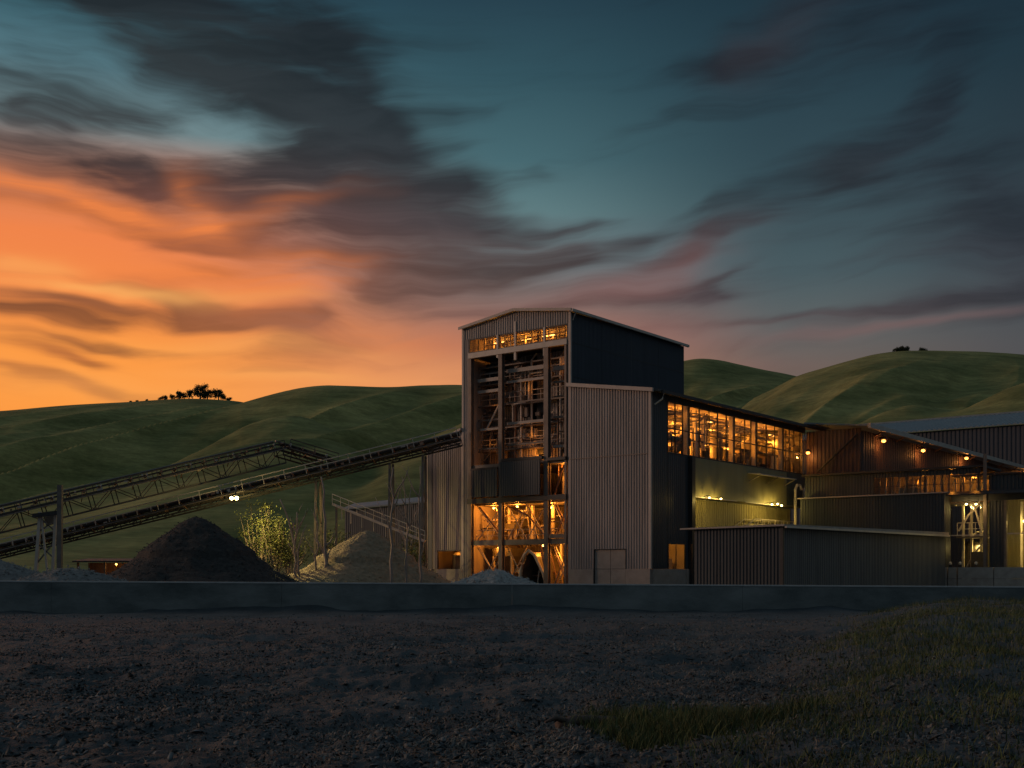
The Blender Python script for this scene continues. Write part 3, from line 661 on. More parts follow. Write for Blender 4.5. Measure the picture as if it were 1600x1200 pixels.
for pa, pb, pf in ((-15.85, -15.3, -.12), (-15.3, -12.0, .1), (-12.0, SL-.02, -.12)): A.part('plinth', MB().box(pa, pb, pf, .3, 0, 1.74), M['conc'])
A.part('opening_frame', MB().box(-14.74, -14.62, -.02, .16, 1.76, 3.44).box(-14.61, -12.0, -.02, .16, 3.34, 3.44), M['steel_dark'])
A.part('inner_wall', MB().box(-15.2, SL-.15, 3.4, 3.5, 0, 5), M['cream'])
tank('squat dark vessel seen through the small lit opening of the annex', -13.3, 1.8, 0, .85, 3.3, 'machines inside the tower')
lamp((-13.2, .9, 3.6), 60, ORANGE, .2)

# ------------------------------------------------------------------ side hall with the strip of lit windows
H = Thing('window_hall', 'long ribbed hall with a glowing strip of tall windows under its roof edge', 'industrial building', (4, 14, 0))
SB = 7.78; WE = 28.9
def htop(s): return 16.72 - (s/7.78)*1.14
door = (2.47, 5.53, 0, 3.3)
H.part('front_cladding', MB().corr_open('s', .0, SB-.02, -.15, 1.71, htop, [(2.47, 5.53, 1.71, 3.3)], pitch=.26), M['clad'])
H.part('seam_strip', MB().box(.02, SB-.03, -.225, -.205, 10.72, 10.78), M['steel'])
H.part('plinth', MB().box(.0, 2.46, -.26, .05, 0, 1.7), M['conc']); H.part('plinth', MB().box(5.54, SB, -.26, .05, 0, 1.7), M['conc'])
dr = None
for a, b in ((2.5, 3.98), (4.02, 5.5)):
    dr = H.part('door_leaf', MB().box(a, b, -.08, .0, 0, 1.69).box(a, b, -.085, .0, 1.72, 3.28), M['conc'])
H.part('door_frame', MB().box(2.47, 2.5, -.22, 0.02, 0, 3.3).box(5.5, 5.53, -.22, .02, 0, 3.3).box(2.5, 5.5, -.22, .02, 3.285, 3.31), M['steel_dark'])
H.part('front_verge', MB().hexa([(-.15, -.42, htop(-.15)), (SB+.32, -.42, htop(SB+.32)), (SB+.32, -.2, htop(SB+.32)), (-.15, -.2, htop(-.15))],
                              [(-.15, -.42, htop(-.15)+.3), (SB+.32, -.42, htop(SB+.32)+.3), (SB+.32, -.2, htop(SB+.32)+.3), (-.15, -.2, htop(-.15)+.3)]), M['trim'])
H.part('corner_trim', MB().box(SB-.14, SB+.07, -.24, -.02, 1.71, htop(SB)), M['trim'])
H.part('roof', MB().hexa([(.12, -.19, htop(.12)+.08), (SB+.75, -.19, htop(SB+.75)+.08), (SB+.75, 33, htop(SB+.75)+.08), (.12, 33, htop(.12)+.08)],
                       [(.12, -.19, htop(.12)+.24), (SB+.75, -.19, htop(SB+.75)+.24), (SB+.75, 33, htop(SB+.75)+.24), (.12, 33, htop(.12)+.24)]), M['clad_dark'])
H.part('gutter', MB().box(SB+.76, SB+.95, .2, 33, htop(SB)-.15, htop(SB)+.1), M['steel_dark'])
H.part('downpipe', MB().tube([(SB+.85, .45, htop(SB)-.1), (SB+.8, .3, htop(SB)-.6), (SB+.2, .15, htop(SB)-1.0)], .07), M['steel_pale'])
Z0, Z1 = 10.98, 15.16
eave = htop(SB)+.05
H.part('side_cladding', MB().corr_open('w', .0, WE, SB, 1.71, eave, [(2.38, WE-.02, Z0, Z1), (2.46, 5.24, 1.71, 3.7), (6.3, WE-.02, 1.71, 7.72)], out=1, depth=.03, pitch=.3), M['clad_dark'])
H.part('upper_panel', MB().box(SB+.045, SB+.075, 6.3, 15.6, 7.72, 10.95).box(SB+.045, SB+.075, 15.63, 24.5, 7.72, 10.95), M['panel_lamplit'])
H.part('corner_column', MB().box(SB+.05, SB+.4, 5.75, 6.28, 0, Z0), M['steel_dark'])
H.part('lower_wall', MB().corr('w', 6.3, WE, SB-1.6, 0, 7.7, out=1, depth=.06, pitch=.34), M['clad_lamplit'])
H.part('soffit', MB().box(SB-1.6, SB+.03, 6.3, WE, 7.74, 7.84), M['clad_lamplit'])
H.part('soffit_trim', MB().box(SB+.08, SB+.16, 6.3, 14.2, 7.66, 7.74).box(SB+.08, SB+.14, 15.8, 24, 7.66, 7.73), M['trim'])
H.part('side_plinth', MB().box(SB-.05, SB+.14, .05, 2.44, 0, 1.7).box(SB-.05, SB+.10, 2.46, 5.24, 0, 1.7).box(SB-.05, SB+.14, 5.26, 5.72, 0, 1.7), M['conc'])
wn = H.part('window', MB().box(SB, SB+.06, 2.48, 2.56, 1.72, 3.68).box(SB, SB+.06, 5.14, 5.22, 1.72, 3.68).box(SB, SB+.06, 3.7, 3.78, 1.72, 3.68), M['steel_dark'])
H.part('pane', MB().box(SB+.02, SB+.035, 2.56, 3.7, 1.72, 3.68).box(SB+.02, SB+.035, 3.78, 5.14, 1.72, 3.68), M['glass'], wn)
H.part('store_wall', MB().box(5.2, 5.3, .4, 6.2, 0, 5).box(5.3, SB-.1, 6.1, 6.2, 0, 5).box(5.3, SB-.1, .4, 6.1, 4.9, 5.0), M['cream'])
cabinet('pale cabinet behind the small ground floor window of the hall', 6.2, 4.6, 0, .7, 1.4, 2.6, 'cabinets inside the window hall')
lamp((6.9, 3.2, 3.6), 60, AMBER, .15)
# windows of the strip
ed = [2.38, 3.6, 4.8, 5.9, 7.6, 9.3, 10.8, 12.4, 13.9, 15.9, 17.1, 18.3, 20.2, 22.0, 23.9, 25.2, 26.2, 27.6, 28.85]
ZM = 12.95
for i, (a, b) in enumerate(zip(ed, ed[1:])):
    fw = .05
    m = MB().box(SB-.02, SB+.06, a+.01, a+.01+fw, Z0, Z1).box(SB-.02, SB+.06, b-.01-fw, b-.01, Z0, Z1)
    for z in (Z0, ZM, Z1-fw*2): m.box(SB-.02, SB+.06, a+.01+fw, b-.01-fw, z+.002, z+fw*1.6)
    w_ = H.part('window', m, M['steel_dark'])
    H.part('pane', MB().box(SB+.01, SB+.022, a+.06, b-.06, Z0+.08, ZM).box(SB+.01, SB+.022, a+.06, b-.06, ZM+.08, Z1-.1), M['glass'], w_)
for c in (5.9, 13.9, 18.3, 23.9):
    H.part('window_post', MB().box(SB-.45, SB-.05, c-.16, c+.16, Z0-.9, Z1+.3), M['cream'])
for c in (9.3, 10.8, 15.9, 20.2, 26.2):
    H.part('inner_column', MB().box(SB-1.5, SB-1.2, c-.12, c+.12, Z0-.9, Z1+.3), M['cream'])
ins = MB()
H.part('upper_floor', MB().box(.2, SB-.1, .2, WE-.1, Z0-1.1, Z0-.9), M['steel'])
H.part('inner_wall', MB().corr('w', .2, WE-.1, 1.2, Z0-.88, htop(1.2), out=1, pitch=.4).box(1.3, SB-.2, WE-.2, WE-.1, Z0-.88, 15.5).box(1.3, SB-.2, .1, .16, Z0-.88, 15.5), M['machine'])
for y in np.arange(1.5, WE, 2.3):
    H.part('ceiling_beam', MB().hexa([(1.3, y-.08, htop(1.3)-.55), (SB-.1, y-.08, htop(SB)-.55), (SB-.1, y+.08, htop(SB)-.55), (1.3, y+.08, htop(1.3)-.55)],
        [(1.3, y-.08, htop(1.3)-.2), (SB-.1, y-.08, htop(SB)-.2), (SB-.1, y+.08, htop(SB)-.2), (1.3, y+.08, htop(1.3)-.2)]), M['cream'])
for j, x in enumerate((2.6, 4.4, 6.4)):
    H.part('pipe_run', MB().tube([(x, .5, 14.1+.3*j), (x, WE-.4, 14.1+.3*j)], .12), M['machine_pale'] if j != 1 else M['machine'])
for k, x in enumerate(np.arange(1.7, 7.4, .7)):
    H.part('purlin', MB().box(x-.05, x+.05, .3, WE-.3, htop(x)-.19, htop(x)-.04), M['machine' if k % 2 else 'cream'])
for y in np.arange(1.5, WE-2.4, 2.3):
    H.part('roof_brace', MB().bar((1.4, y, htop(1.4)-.75), (SB-.3, y+2.3, 14.75), .09), M['machine_pale' if int(y) % 2 else 'steel_dark'])
    H.part('truss_chord', MB().bar((1.4, y, 14.0), (SB-.2, y, 14.25), .12), M['steel_dark'])
    for q in range(4): H.part('truss_web', MB().bar((1.8+q*1.45, y, 14.05), (2.5+q*1.45, y, htop(3)-.6), .06), M['machine'])
for y in np.arange(3.4, WE-1, 4.1):
    H.part('tube_light', MB().box(6.3, 6.42, y, y+1.0, 14.5, 14.58), M['tube']); H.part('tube_light', MB().box(3.0, 3.12, y+1, y+2.0, 13.4, 13.48), M['tube'])
for y in np.arange(2.2, WE, 3.1):
    H.part('tube_light', MB().box(5.0, 5.18, y, y+1.3, 15.0, 15.1), M['tube'])
for y in np.arange(3.5, WE, 4.2):
    lamp((4.6, y, 14.3), 800, ORANGE, .3); lamp((5.2, y+1.4, 12.2), 360, ORANGE, .2)
rr = random.Random(5)
for k in range(34):
    y = rr.uniform(.8, WE-1); x = rr.uniform(2.2, 6.6); zz = rr.uniform(Z0-.8, 14.2); l = rr.uniform(.8, 3.2)
    if k % 3 == 0: H.part('pipe', MB().tube([(x, y, Z0-.88), (x, y, zz+.8), (x+.3, y+.3, zz+1.1), (x+.3, min(y+l, WE-.3), zz+1.1)], rr.uniform(.06, .16)), M['machine_pale'] if k % 2 else M['machine'])
    elif k % 3 == 1: H.part('inner_panel', MB().box(x, x+.12, y, min(y+rr.uniform(.5, 1.3), WE-.3), Z0-.85, Z0+rr.uniform(.6, 2.6)), M['cream'] if k % 2 else M['machine'])
    else: H.part('inner_beam', MB().box(x-.1, x+.1, y, min(y+l*1.5, WE-.3), zz, zz+.22), M['machine'] if k % 2 else M['cream'])
for x, z in ((3.2, 12.9), (5.6, 12.6)): H.part('gallery', MB().box(x, x+.9, .4, WE-.4, z, z+.12), M['machine'])
for y in (7.2, 12.2, 17.0, 22.3, 27.5):
    H.part('bulb', MB().lathe((4.2, y, 12.6), [(.03, 0), (.12, .06), (.12, .14), (.03, .2)], 10), M['bulb_amber'])
    H.part('inner_brace', MB().tube([(3.4, y-1.2, Z0-.9), (3.4, y+1.0, 15)], .08), M['machine'])
gr = MB(); railing(gr, (SB-.7, .6, Z0-.88), (SB-.7, WE-.5, Z0-.88), 1.1, 1.5); H.part('railing', gr, M['cream'])
tank('upright dark vessel behind the first tall window of the hall strip', 5.6, 3.6, Z0-.88, .75, 4.2, 'machines behind the window strip')
tank('slim pale vessel behind the third window of the hall strip', 5.9, 9.9, Z0-.88, .5, 3.6, 'machines behind the window strip', M['machine_pale'])
tank('stout dark vessel in the middle of the hall strip windows', 5.2, 14.8, Z0-.88, .9, 4.0, 'machines behind the window strip')
tank('dark vessel two windows before the far end of the strip', 5.4, 21.4, Z0-.88, .8, 3.8, 'machines behind the window strip')
screen('sloped dark machine behind the second wide window of the strip', 5.8, 7.3, Z0-.88, 2.4, 1.5, 2.8, 'machines behind the window strip')
screen('sloped dark machine behind the window just past the strip middle', 5.9, 18.0, Z0-.88, 2.6, 1.5, 2.6, 'machines behind the window strip')
cabinet('pale tall cabinet near the bright far end of the window strip', 5.6, 25.2, Z0-.88, .8, 1.7, 2.9, 'cabinets inside the window hall')
cabinet('pale cabinet behind the narrow fourth window of the strip', 4.8, 12.3, Z0-.88, .8, 1.5, 2.5, 'cabinets inside the window hall')
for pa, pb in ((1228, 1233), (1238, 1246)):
    (wa, za), (wb, zb) = SP(pa, 694, 5.2), SP(pb, 716, 5.2); H.part('glow_panel', MB().box(5.1, 5.2, wa, wb, zb, za), emit('bright_panel_glow', (1, .55, .15), 1.6))  # bright rectangles painted as self-glowing slabs
rr = random.Random(21)
for k in range(30):
    y = .9+k*.93+rr.uniform(-.2, .2); x = rr.uniform(6.2, 7.1); zt = Z0+rr.uniform(.3, 1.6)
    if k % 4 == 0: H.part('valve_stand', MB().lathe((x, y, Z0-.88), [(.22, 0), (.22, .1), (.07, .12), (.07, zt-Z0+.6), (.2, zt-Z0+.65), (.2, zt-Z0+.8)], 10), M['machine'])
    elif k % 4 == 1: H.part('pipe', MB().tube([(x, y, Z0-.85), (x, y, zt+1.4), (x-.2, y+.2, zt+1.7), (x-1.2, y+.3, zt+1.7)], .08), M['steel_dark'])
    elif k % 4 == 2: H.part('inner_panel', MB().box(x-.3, x, y, y+.55, Z0-.85, zt), M['steel_dark'])
    else: H.part('inner_post', MB().box(x, x+.12, y, y+.12, Z0-.85, Z1), M['steel_dark'])

# alley: lamps under the soffit and the outside stair
def wall_lamp(label, p, d, group, glow, watts, color, size=1.0, site=True, reach=.35):
    """bracket, shade and bulb; d = outward direction"""
    t = Thing('wall_lamp', label, 'lamp', p, group=group, site=site); P = Vector(p); D = Vector(d)
    e = P + D*reach*size
    t.part('bracket', MB().tube([P, P + D*reach*.6*size + Vector((0, 0, .12*size)), e + Vector((0, 0, .1*size))], .03*size, 6), M['steel_dark'])
    t.part('lamp_shade', MB().lathe(e + Vector((0, 0, -.02*size)), [(.2*size, 0), (.17*size, .07*size), (.05*size, .14*size)], 12), M['steel_dark'])
    t.part('bulb', MB().lathe(e + Vector((0, 0, -.17*size)), [(.03*size, 0), (.11*size, .04*size), (.11*size, .11*size), (.04*size, .145*size)], 10), glow)
    lamp(tuple(e + Vector((0, 0, -.32*size))), watts, color, .08, site)
    return t
wall_lamp('first lamp under the overhang, nearest the dark hall column', (SB+.09, SP(1108, 782, SB+.7)[0], 7.75), (1, 0, 0), 'lamps in the alley beside the hall', M['bulb_yellow'], 85, YEL, .8, reach=.8)
wall_lamp('second lamp under the overhang above the ribbed olive lit wall', (SB+.09, SP(1126, 782, SB+.7)[0], 7.75), (1, 0, 0), 'lamps in the alley beside the hall', M['bulb_yellow'], 85, YEL, .8, reach=.8)
for i, (px, lab) in enumerate(((1206, 'left lamp of the three bright lamps over the stair'), (1215, 'middle and brightest of the three lamps over the stair'), (1221, 'right lamp of the three bright lamps over the stair'))):
    w0 = SP(px, 779, SB+.9)[0]
    wall_lamp(lab, (SB+.1, w0, 7.72+.1*(i == 1)), (1, 0, 0), 'lamps in the alley beside the hall', M['bulb_yellow'], 95, YEL, .9, reach=.9)
ST_ = Thing('steel_stair', 'outside steel stair with pipe handrails rising along the olive lit wall', 'stair', (7.4, 20, 0))
x0, x1 = 6.6, 7.7
ST_.part('stringer', MB().bar((x0, 12.6, 3.2), (x0, 18.2, 5.3), .06, .25), M['steel_rust']); ST_.part('stringer', MB().bar((x1, 12.6, 3.2), (x1, 18.2, 5.3), .06, .25), M['steel_rust'])
for i in range(12):
    f = i/12; ST_.part('step', MB().box(x0+.05, x1-.05, 12.6+f*5.6, 12.85+f*5.6, 3.22+f*2.1, 3.26+f*2.1), M['steel'])
ST_.part('landing', MB().box(x0, x1, 18.2, 26.5, 5.22, 5.32), M['steel'])
for xx in (x0, x1):
    r_ = MB(); railing(r_, (xx, 12.6, 3.2), (xx, 18.2, 5.3), 1.0, 1.4, .035); railing(r_, (xx, 18.2, 5.3), (xx, 26.5, 5.3), 1.0, 1.2, .035); ST_.part('handrail', r_, M['steel_pale'])
for y in (12.7, 18.3, 22.3, 26.3):
    ST_.part('support_leg', MB().box(x0, x0+.14, y, y+.14, 0, 3.1 if y < 13 else 5.2), M['steel']); ST_.part('support_leg', MB().box(x1-.14, x1, y, y+.14, 0, 3.1 if y < 13 else 5.2), M['steel'])
CB = Thing('alley_canopy', 'thin lit canopy edge projecting from the olive lit wall below the window strip', 'canopy', (SB, 21, 10.5))
CB.part('canopy_sheet', MB().hexa([(SB+.08, 16.4, 10.3), (SB+1.3, 16.4, 10.15), (SB+1.3, 24, 10.15), (SB+.08, 24, 10.3)], [(SB+.08, 16.4, 10.38), (SB+1.3, 16.4, 10.23), (SB+1.3, 24, 10.23), (SB+.08, 24, 10.38)]), M['steel_pale'])
for y in (16.6, 20.2, 23.8): CB.part('bracket', MB().bar((SB+.09, y, 9.6), (SB+1.2, y, 10.12), .07), M['steel'])
PT = Thing('twin_vent_pipes', 'pair of hooked vent pipes beside the end of the window strip', 'pipe', (8.6, 25.5, 0))
for y in (24.6, 26.6): PT.part('vent_pipe', MB().tube([(8.7, y, 4.9), (8.7, y, 9.3), (8.75, y+.25, 9.7), (8.85, y+.7, 9.7), (8.9, y+.9, 9.3)], .14), M['steel_pale'])
PT.part('base_frame', MB().box(8.3, 9.1, 24.2, 27.0, 4.7, 4.9).box(8.3, 8.45, 24.2, 24.35, 0, 4.7).box(8.95, 9.1, 26.85, 27.0, 0, 4.7), M['steel'])

# ------------------------------------------------------------------ low shed in front
GS, GW = 23.69, -10.67
G = Thing('low_shed', 'long low dark ribbed shed with a pale roof edge, nearest to the front wall', 'shed', (20.6, 5, 0))
gw1 = 21.0
def gt(w): return 4.3 + (w-GW)/(gw1-GW)*.22
G.part('front_wall', MB().corr('s', 17.5, GS-.05, GW, 0, 4.28, depth=.045, pitch=.24), M['clad_dark'])
G.part('side_wall', MB().corr('w', GW+.05, gw1, GS, 0, gt, out=1, depth=.05, pitch=.3), M['clad_grey'])
G.part('left_wall', MB().corr('w', GW+.05, gw1, 17.5, 0, 4.28, out=-1), M['clad_dark'])
G.part('rear_wall', MB().corr('s', 17.5, GS-.05, gw1, 0, 4.4, out=1), M['clad_dark'])
G.part('corner_post', MB().box(GS-.06, GS+.1, GW-.1, GW+.08, 0, 4.28), M['steel_dark'])
G.part('roof', MB().hexa([(16.6, GW-.35, 4.24), (GS+.3, GW-.35, 4.31), (GS+.3, gw1+.2, 4.55), (16.6, gw1+.2, 4.5)], [(16.6, GW-.35, 4.34), (GS+.3, GW-.35, 4.43), (GS+.3, gw1+.2, 4.8), (16.6, gw1+.2, 4.7)]), M['conc'])
G.part('gutter', MB().hexa([(GS+.31, GW-.3, 4.2), (GS+.45, GW-.3, 4.2), (GS+.45, gw1, 4.42), (GS+.31, gw1, 4.42)], [(GS+.31, GW-.3, 4.32), (GS+.45, GW-.3, 4.32), (GS+.45, gw1, 4.56), (GS+.31, gw1, 4.56)]), M['steel_pale'])

# ------------------------------------------------------------------ middle shed, annex with lit band, big rear halls
F_ = Thing('middle_shed', 'plain dark flat-topped shed rising behind the low shed roof', 'shed', (17, 25, 0))
wf = 21.9
F_.part('front_wall', MB().corr('s', 10.4, 23.44, wf, 0, 8.15, depth=.045, pitch=.26), M['clad_dark'])
F_.part('left_wall', MB().corr('w', wf+.05, 23.2, 10.4, 0, 8.15, out=-1), M['clad_lamplit'])  # olive colour paints the lamplit strip on this end of the shed
F_.part('right_wall', MB().corr('w', wf+.05, 23.2, 23.44, 0, 8.15, out=1), M['clad_dark'])
F_.part('roof', MB().box(10.2, 23.6, wf-.2, 23.25, 8.17, 8.27), M['trim'])
I = Thing('banded_annex', 'dark annex with a narrow amber lit window band above the middle shed', 'industrial building', (18, 26, 0))
wi = 23.4
I.part('front_wall', MB().corr_open('s', 10.2, 25.9, wi, lambda s: 0 if s < 23.4 else 8.22, 10.3, [(16.7, 23.4, 8.3, 9.85), (23.4, 25.85, 8.3, 9.85)], depth=.045, pitch=.28), M['clad_dark'])
I.part('left_wall', MB().corr('w', wi+.05, 28.4, 10.2, 0, 10.3, out=-1), M['clad_dark'])
I.part('roof', MB().box(10.0, 26.2, wi-.35, 28.5, 10.32, 10.5), M['steel_dark'])
I.part('rear_wall', MB().box(10.3, 25.9, 27.8, 27.9, 7.5, 10.3), M['machine'])
for a in np.arange(16.7, 25.8, 1.52):
    b = min(a+1.5, 25.85)
    w_ = I.part('window', MB().box(a, a+.06, wi-.03, wi+.05, 8.32, 9.83).box(b-.06, b, wi-.03, wi+.05, 8.32, 9.83).box(a+.06, b-.06, wi-.03, wi+.05, 9.02, 9.07), M['steel_dark'])
    I.part('pane', MB().box(a+.06, b-.06, wi, wi+.012, 8.32, 9.02).box(a+.06, b-.06, wi, wi+.012, 9.07, 9.83), M['glass'], w_)
for k in range(22):
    x = 16.9+k*.41; I.part('inner_post', MB().box(x-.06, x+.06, wi+.8+(k % 3)*.5, wi+.95+(k % 3)*.5, 7.2, 10.2), M['cream'] if k % 3 else M['machine'])
    if k % 2 == 0: I.part('inner_brace', MB().tube([(x, wi+1.3, 7.4), (x+.9, wi+1.3, 9.9)], .06), M['machine_pale'])
I.part('inner_floor', MB().box(10.4, 25.8, wi+.2, 27.7, 7.3, 7.45), M['steel'])
for x, pw in ((17.6, 45), (20.4, 60), (22.8, 110), (24.8, 170)): lamp((x, wi+2.2, 9.6), pw, ORANGE, .2)
screen('dark machine silhouette behind the amber window band', 19.4, wi+2.2, 7.46, 1.8, 1.6, 2.2, 'machines behind the amber band')

Dh = Thing('lamp_lit_hall', 'tall dark red-brown ribbed hall with orange lamps under its long eave', 'industrial building', (13.4, 60, 0))
ds, dw0, dw1, dz = 13.44, 28.95, 91.0, 14.95
Dh.part('side_wall', MB().corr('w', dw0+.05, dw1, ds, 0, dz, out=1, depth=.09, pitch=.62), M['clad_rust'])
Dh.part('front_wall', MB().corr('s', SB+.1, ds-.05, dw0, 0, 15.2, depth=.06, pitch=.4), M['clad_rust'])
Dh.part('eave_beam', MB().box(ds+1.0, ds+1.25, dw0-1, dw1+1, dz+.05, dz+.5), M['steel_pale'])
Dh.part('roof', MB().hexa([(SB+.2, dw0-.8, 15.9), (ds+1.0, dw0-.8, dz+.25), (ds+1.0, dw1+1, dz+.25), (SB+.2, dw1+1, 15.9)], [(SB+.2, dw0-.8, 16.05), (ds+1.0, dw0-.8, dz+.4), (ds+1.0, dw1+1, dz+.4), (SB+.2, dw1+1, 16.05)]), M['roof'])
for y in np.arange(32, 90, 6.0): Dh.part('rafter', MB().bar((ds+.1, y, dz-.3), (ds+1.0, y, dz+.15), .14), M['steel_rust'])
Dh.part('diagonal_brace', MB().tube([(9.2, dw0-.4, 11.2), (13.2, dw0-.4, 14.6)], .1), M['steel_dark'])
for px, py, lab, pw in ((1375, 689, 'first orange lamp under the long eave, nearest the window hall', 55), (1437, 704, 'second orange lamp along the long dark eave', 70), (1505, 716, 'third orange lamp along the eave, just before the tall column', 85), (1598, 737, 'last orange lamp on the eave at the picture edge', 110)):
    w0, z0 = SP(px, py, ds+.4)
    wall_lamp(lab, (ds+.1, w0, z0+.15), (1, 0, 0), 'orange lamps under the long eave', M['bulb_orange'], pw, (1, .36, .08), 1.9)
s0, z0 = FP(1265, 708, dw0-.3)
wall_lamp('single orange lamp on the wall just past the end of the window strip', (s0, dw0-.08, z0+.15), (0, -1, 0), 'orange lamps under the long eave', M['bulb_orange'], 45, (1, .42, .10), 1.7)

E = Thing('rear_shed', 'huge rear shed with a blue grey ribbed roof seen above the lamp lit hall', 'shed', (20, 110, 0))
ew = 96.0; ez = FP(1600, 663, ew)[1]; es0 = FP(1225, 680, ew)[0]; es1 = 75
E.part('front_wall', MB().corr('s', es0, es1, ew, 0, ez, depth=.08, pitch=.6), M['clad_blue'])
ezr = ez+4.1
rp = MB().corr('s', es0-.4, es1, 0, 0, 1, depth=.12, pitch=.75, thick=.1)
# lay the ribbed sheet as a pitched roof
rp.v = [(x, ew-.6+z*20.0-0*(y), ez+.1+z*4.1-y) for x, y, z in rp.v]
E.part('roof', rp, M['roof'])
E.part('ridge_cap', MB().box(es0-.4, es1, ew+19.2, ew+20, ezr+.1, ezr+.4), M['roof'])
E.part('left_wall', MB().hexa([(es0, ew+.1, 0), (es0+.2, ew+.1, 0), (es0+.2, ew+19, 0), (es0, ew+19, 0)], [(es0, ew+.1, ez), (es0+.2, ew+.1, ez), (es0+.2, ew+19, ezr-.2), (es0, ew+19, ezr-.2)]), M['clad_blue'])

# ------------------------------------------------------------------ open bays on the right
J = Thing('open_bay_building', 'open-fronted building with dim yellow lit bays at the right edge', 'industrial building', (29, 27, 0))
jw = 22.9; js0, js1 = 23.6, 37.0
J.part('bay_beam', MB().box(js0, js1, jw-.05, jw+.3, 7.45, 8.2), M['clad_dark'])
J.part('upper_wall', MB().corr('s', 26.6, js1, jw+.5, 8.22, 9.6, depth=.05, pitch=.3), M['clad_dark'])
J.part('canopy', MB().hexa([(js0, jw-1.2, 7.9), (js1, jw-1.2, 7.9), (js1, jw-.06, 8.2), (js0, jw-.06, 8.2)], [(js0, jw-1.2, 8.0), (js1, jw-1.2, 8.0), (js1, jw-.06, 8.3), (js0, jw-.06, 8.3)]), M['steel_dark'])
J.part('roof', MB().box(js0, js1, jw+.3, 33, 9.62, 9.75), M['steel_dark'])
for c, w_, zt in ((26.45, .28, 11.4), (28.05, .2, 7.44), (32.5, .3, 7.44)):
    J.part('column', MB().box(c-w_/2, c+w_/2, jw-.12, jw-.06, 0, zt).box(c-.04, c+.04, jw-.06, jw+.2, 0, min(zt, 7.44)).box(c-w_/2, c+w_/2, jw+.2, jw+.26, 0, min(zt, 7.44)), M['steel'])
J.part('pillar', MB().corr('s', 26.75, 27.9, jw+.1, 0, 7.44, depth=.03, pitch=.29), M['clad_dark'])
J.part('rear_wall', MB().corr('s', js0, js1, 32.0, 0, 9.6, pitch=.4), M['clad_lamplit'])
J.part('inner_side_wall', MB().box(js1-.1, js1, jw+.5, 32, 0, 9.5), M['clad_lamplit'])
J.part('transom', MB().box(js0, 26.3, jw+.02, jw+.1, 4.55, 4.63).box(28.2, 32.3, jw+.02, jw+.1, 4.6, 4.72), M['steel_pale'])
for a, b in ((23.62, 24.95), (25.0, 26.28), (28.2, 30.2), (30.25, 32.3)):
    J.part('pane', MB().box(a, b, jw+.05, jw+.062, 1.75, 4.5).box(a, b, jw+.05, jw+.062, 4.75, 7.4), M['glass'])
for x in (23.9, 24.6, 25.4, 28.7, 29.4, 30.1): J.part('inner_post', MB().box(x-.09, x+.09, jw+2.4, jw+2.6, 0, 7.4), M['cream'])
jr = MB(); railing(jr, (23.7, jw+1.5, 4.6), (26.2, jw+1.5, 4.6), 1.1, .5); J.part('inner_railing', jr, M['cream'])
J.part('inner_gallery', MB().box(23.6, 26.3, jw+1.5, jw+5, 4.4, 4.55), M['steel'])
for p, q in (((23.9, jw+1.2, 5.0), (25.6, jw+1.2, 7.2)), ((25.9, jw+1.0, 4.8), (25.2, jw+1.0, 7.3)), ((24.1, jw+2, 1.4), (25.9, jw+2, 4.2))):
    J.part('brace', MB().tube([p, Vector(p).lerp(Vector(q), .5)+Vector((0, -.2, .2)), q], .09), M['steel_pale'])
cabinet('pale cabinet in the bright bay at the right picture edge', 30.2, jw+2.2, 0, .8, 1.6, 4.0, 'cabinets in the open bays', M['machine_pale'])
cabinet('dark cabinet low in the glazed bay beside the tall column', 25.4, jw+2.0, 0, 1.0, 1.4, 3.2, 'cabinets in the open bays', M['machine'])
tank('round dark vessel standing in the glazed bay behind the concrete wall', 24.4, jw+3.6, 0, .8, 4.2, 'vessels in the open bays')
for x, y, z, pw in ((24.6, jw+2.8, 6.9, 130), (29.2, jw+1.4, 5.6, 200), (25.2, jw+3, 3.6, 90), (29.6, jw+1.2, 3.4, 80), (31.5, jw+4, 6.5, 180)):
    lamp((x, y, z), pw, (1, .72, .22), .1)
    J.part('bulb', MB().lathe((x, y, z+.02), [(.03, 0), (.13, .06), (.13, .14), (.03, .2)], 10), M['bulb_yellow'])
# concrete blocks along the front of the bays
bl = [(20.35, 23.05), (23.12, 23.85), (23.95, 24.65), (24.75, 27.6), (27.65, 31.0), (31.05, 35.5)]
bn = ['long leftmost concrete block against the low shed end', 'short concrete block second from the shed end', 'short concrete block third from the shed end', 'stained long concrete block below the tall column', 'long pale concrete block below the bright right bay', 'last concrete block running out at the right edge']
for (a, b), lab in zip(bl, bn):
    t = Thing('concrete_block', lab, 'concrete block', ((a+b)/2, 21.3, 0), group='concrete blocks along the right bays')
    hh = 1.86 if a > 23 else 1.88
    c = .05
    t.part('block', MB().box(a, b, 21.05, 21.6, 0, .9).box(a+.012, b-.012, 21.07, 21.58, .92, hh), M['conc_sunlit'])
    t.part('lifting_eye', MB().tube([((a+b)/2-.1, 21.3, hh-.02), ((a+b)/2-.06, 21.3, hh+.08), ((a+b)/2+.06, 21.3, hh+.08), ((a+b)/2+.1, 21.3, hh-.02)], .02, 6), M['steel_rust'])
for x, lab in ((23.08, 'stubby bollard at the shed end of the concrete blocks'), (23.9, 'second stubby bollard between the short concrete blocks'), (24.7, 'third stubby bollard beside the stained long block'), (26.0, 'lone stubby bollard just left of the tall column')):
    t = Thing('bollard', lab, 'bollard', (x, 21.85, 0), group='bollards behind the concrete blocks')
    t.part('post', MB().tube([(x, 21.85, 0), (x, 21.85, 2.1)], .1, 10), M['steel_dark'])
    t.part('cap', MB().lathe((x, 21.85, 2.1), [(.12, 0), (.13, .14), (.06, .24)], 10), M['cream'])

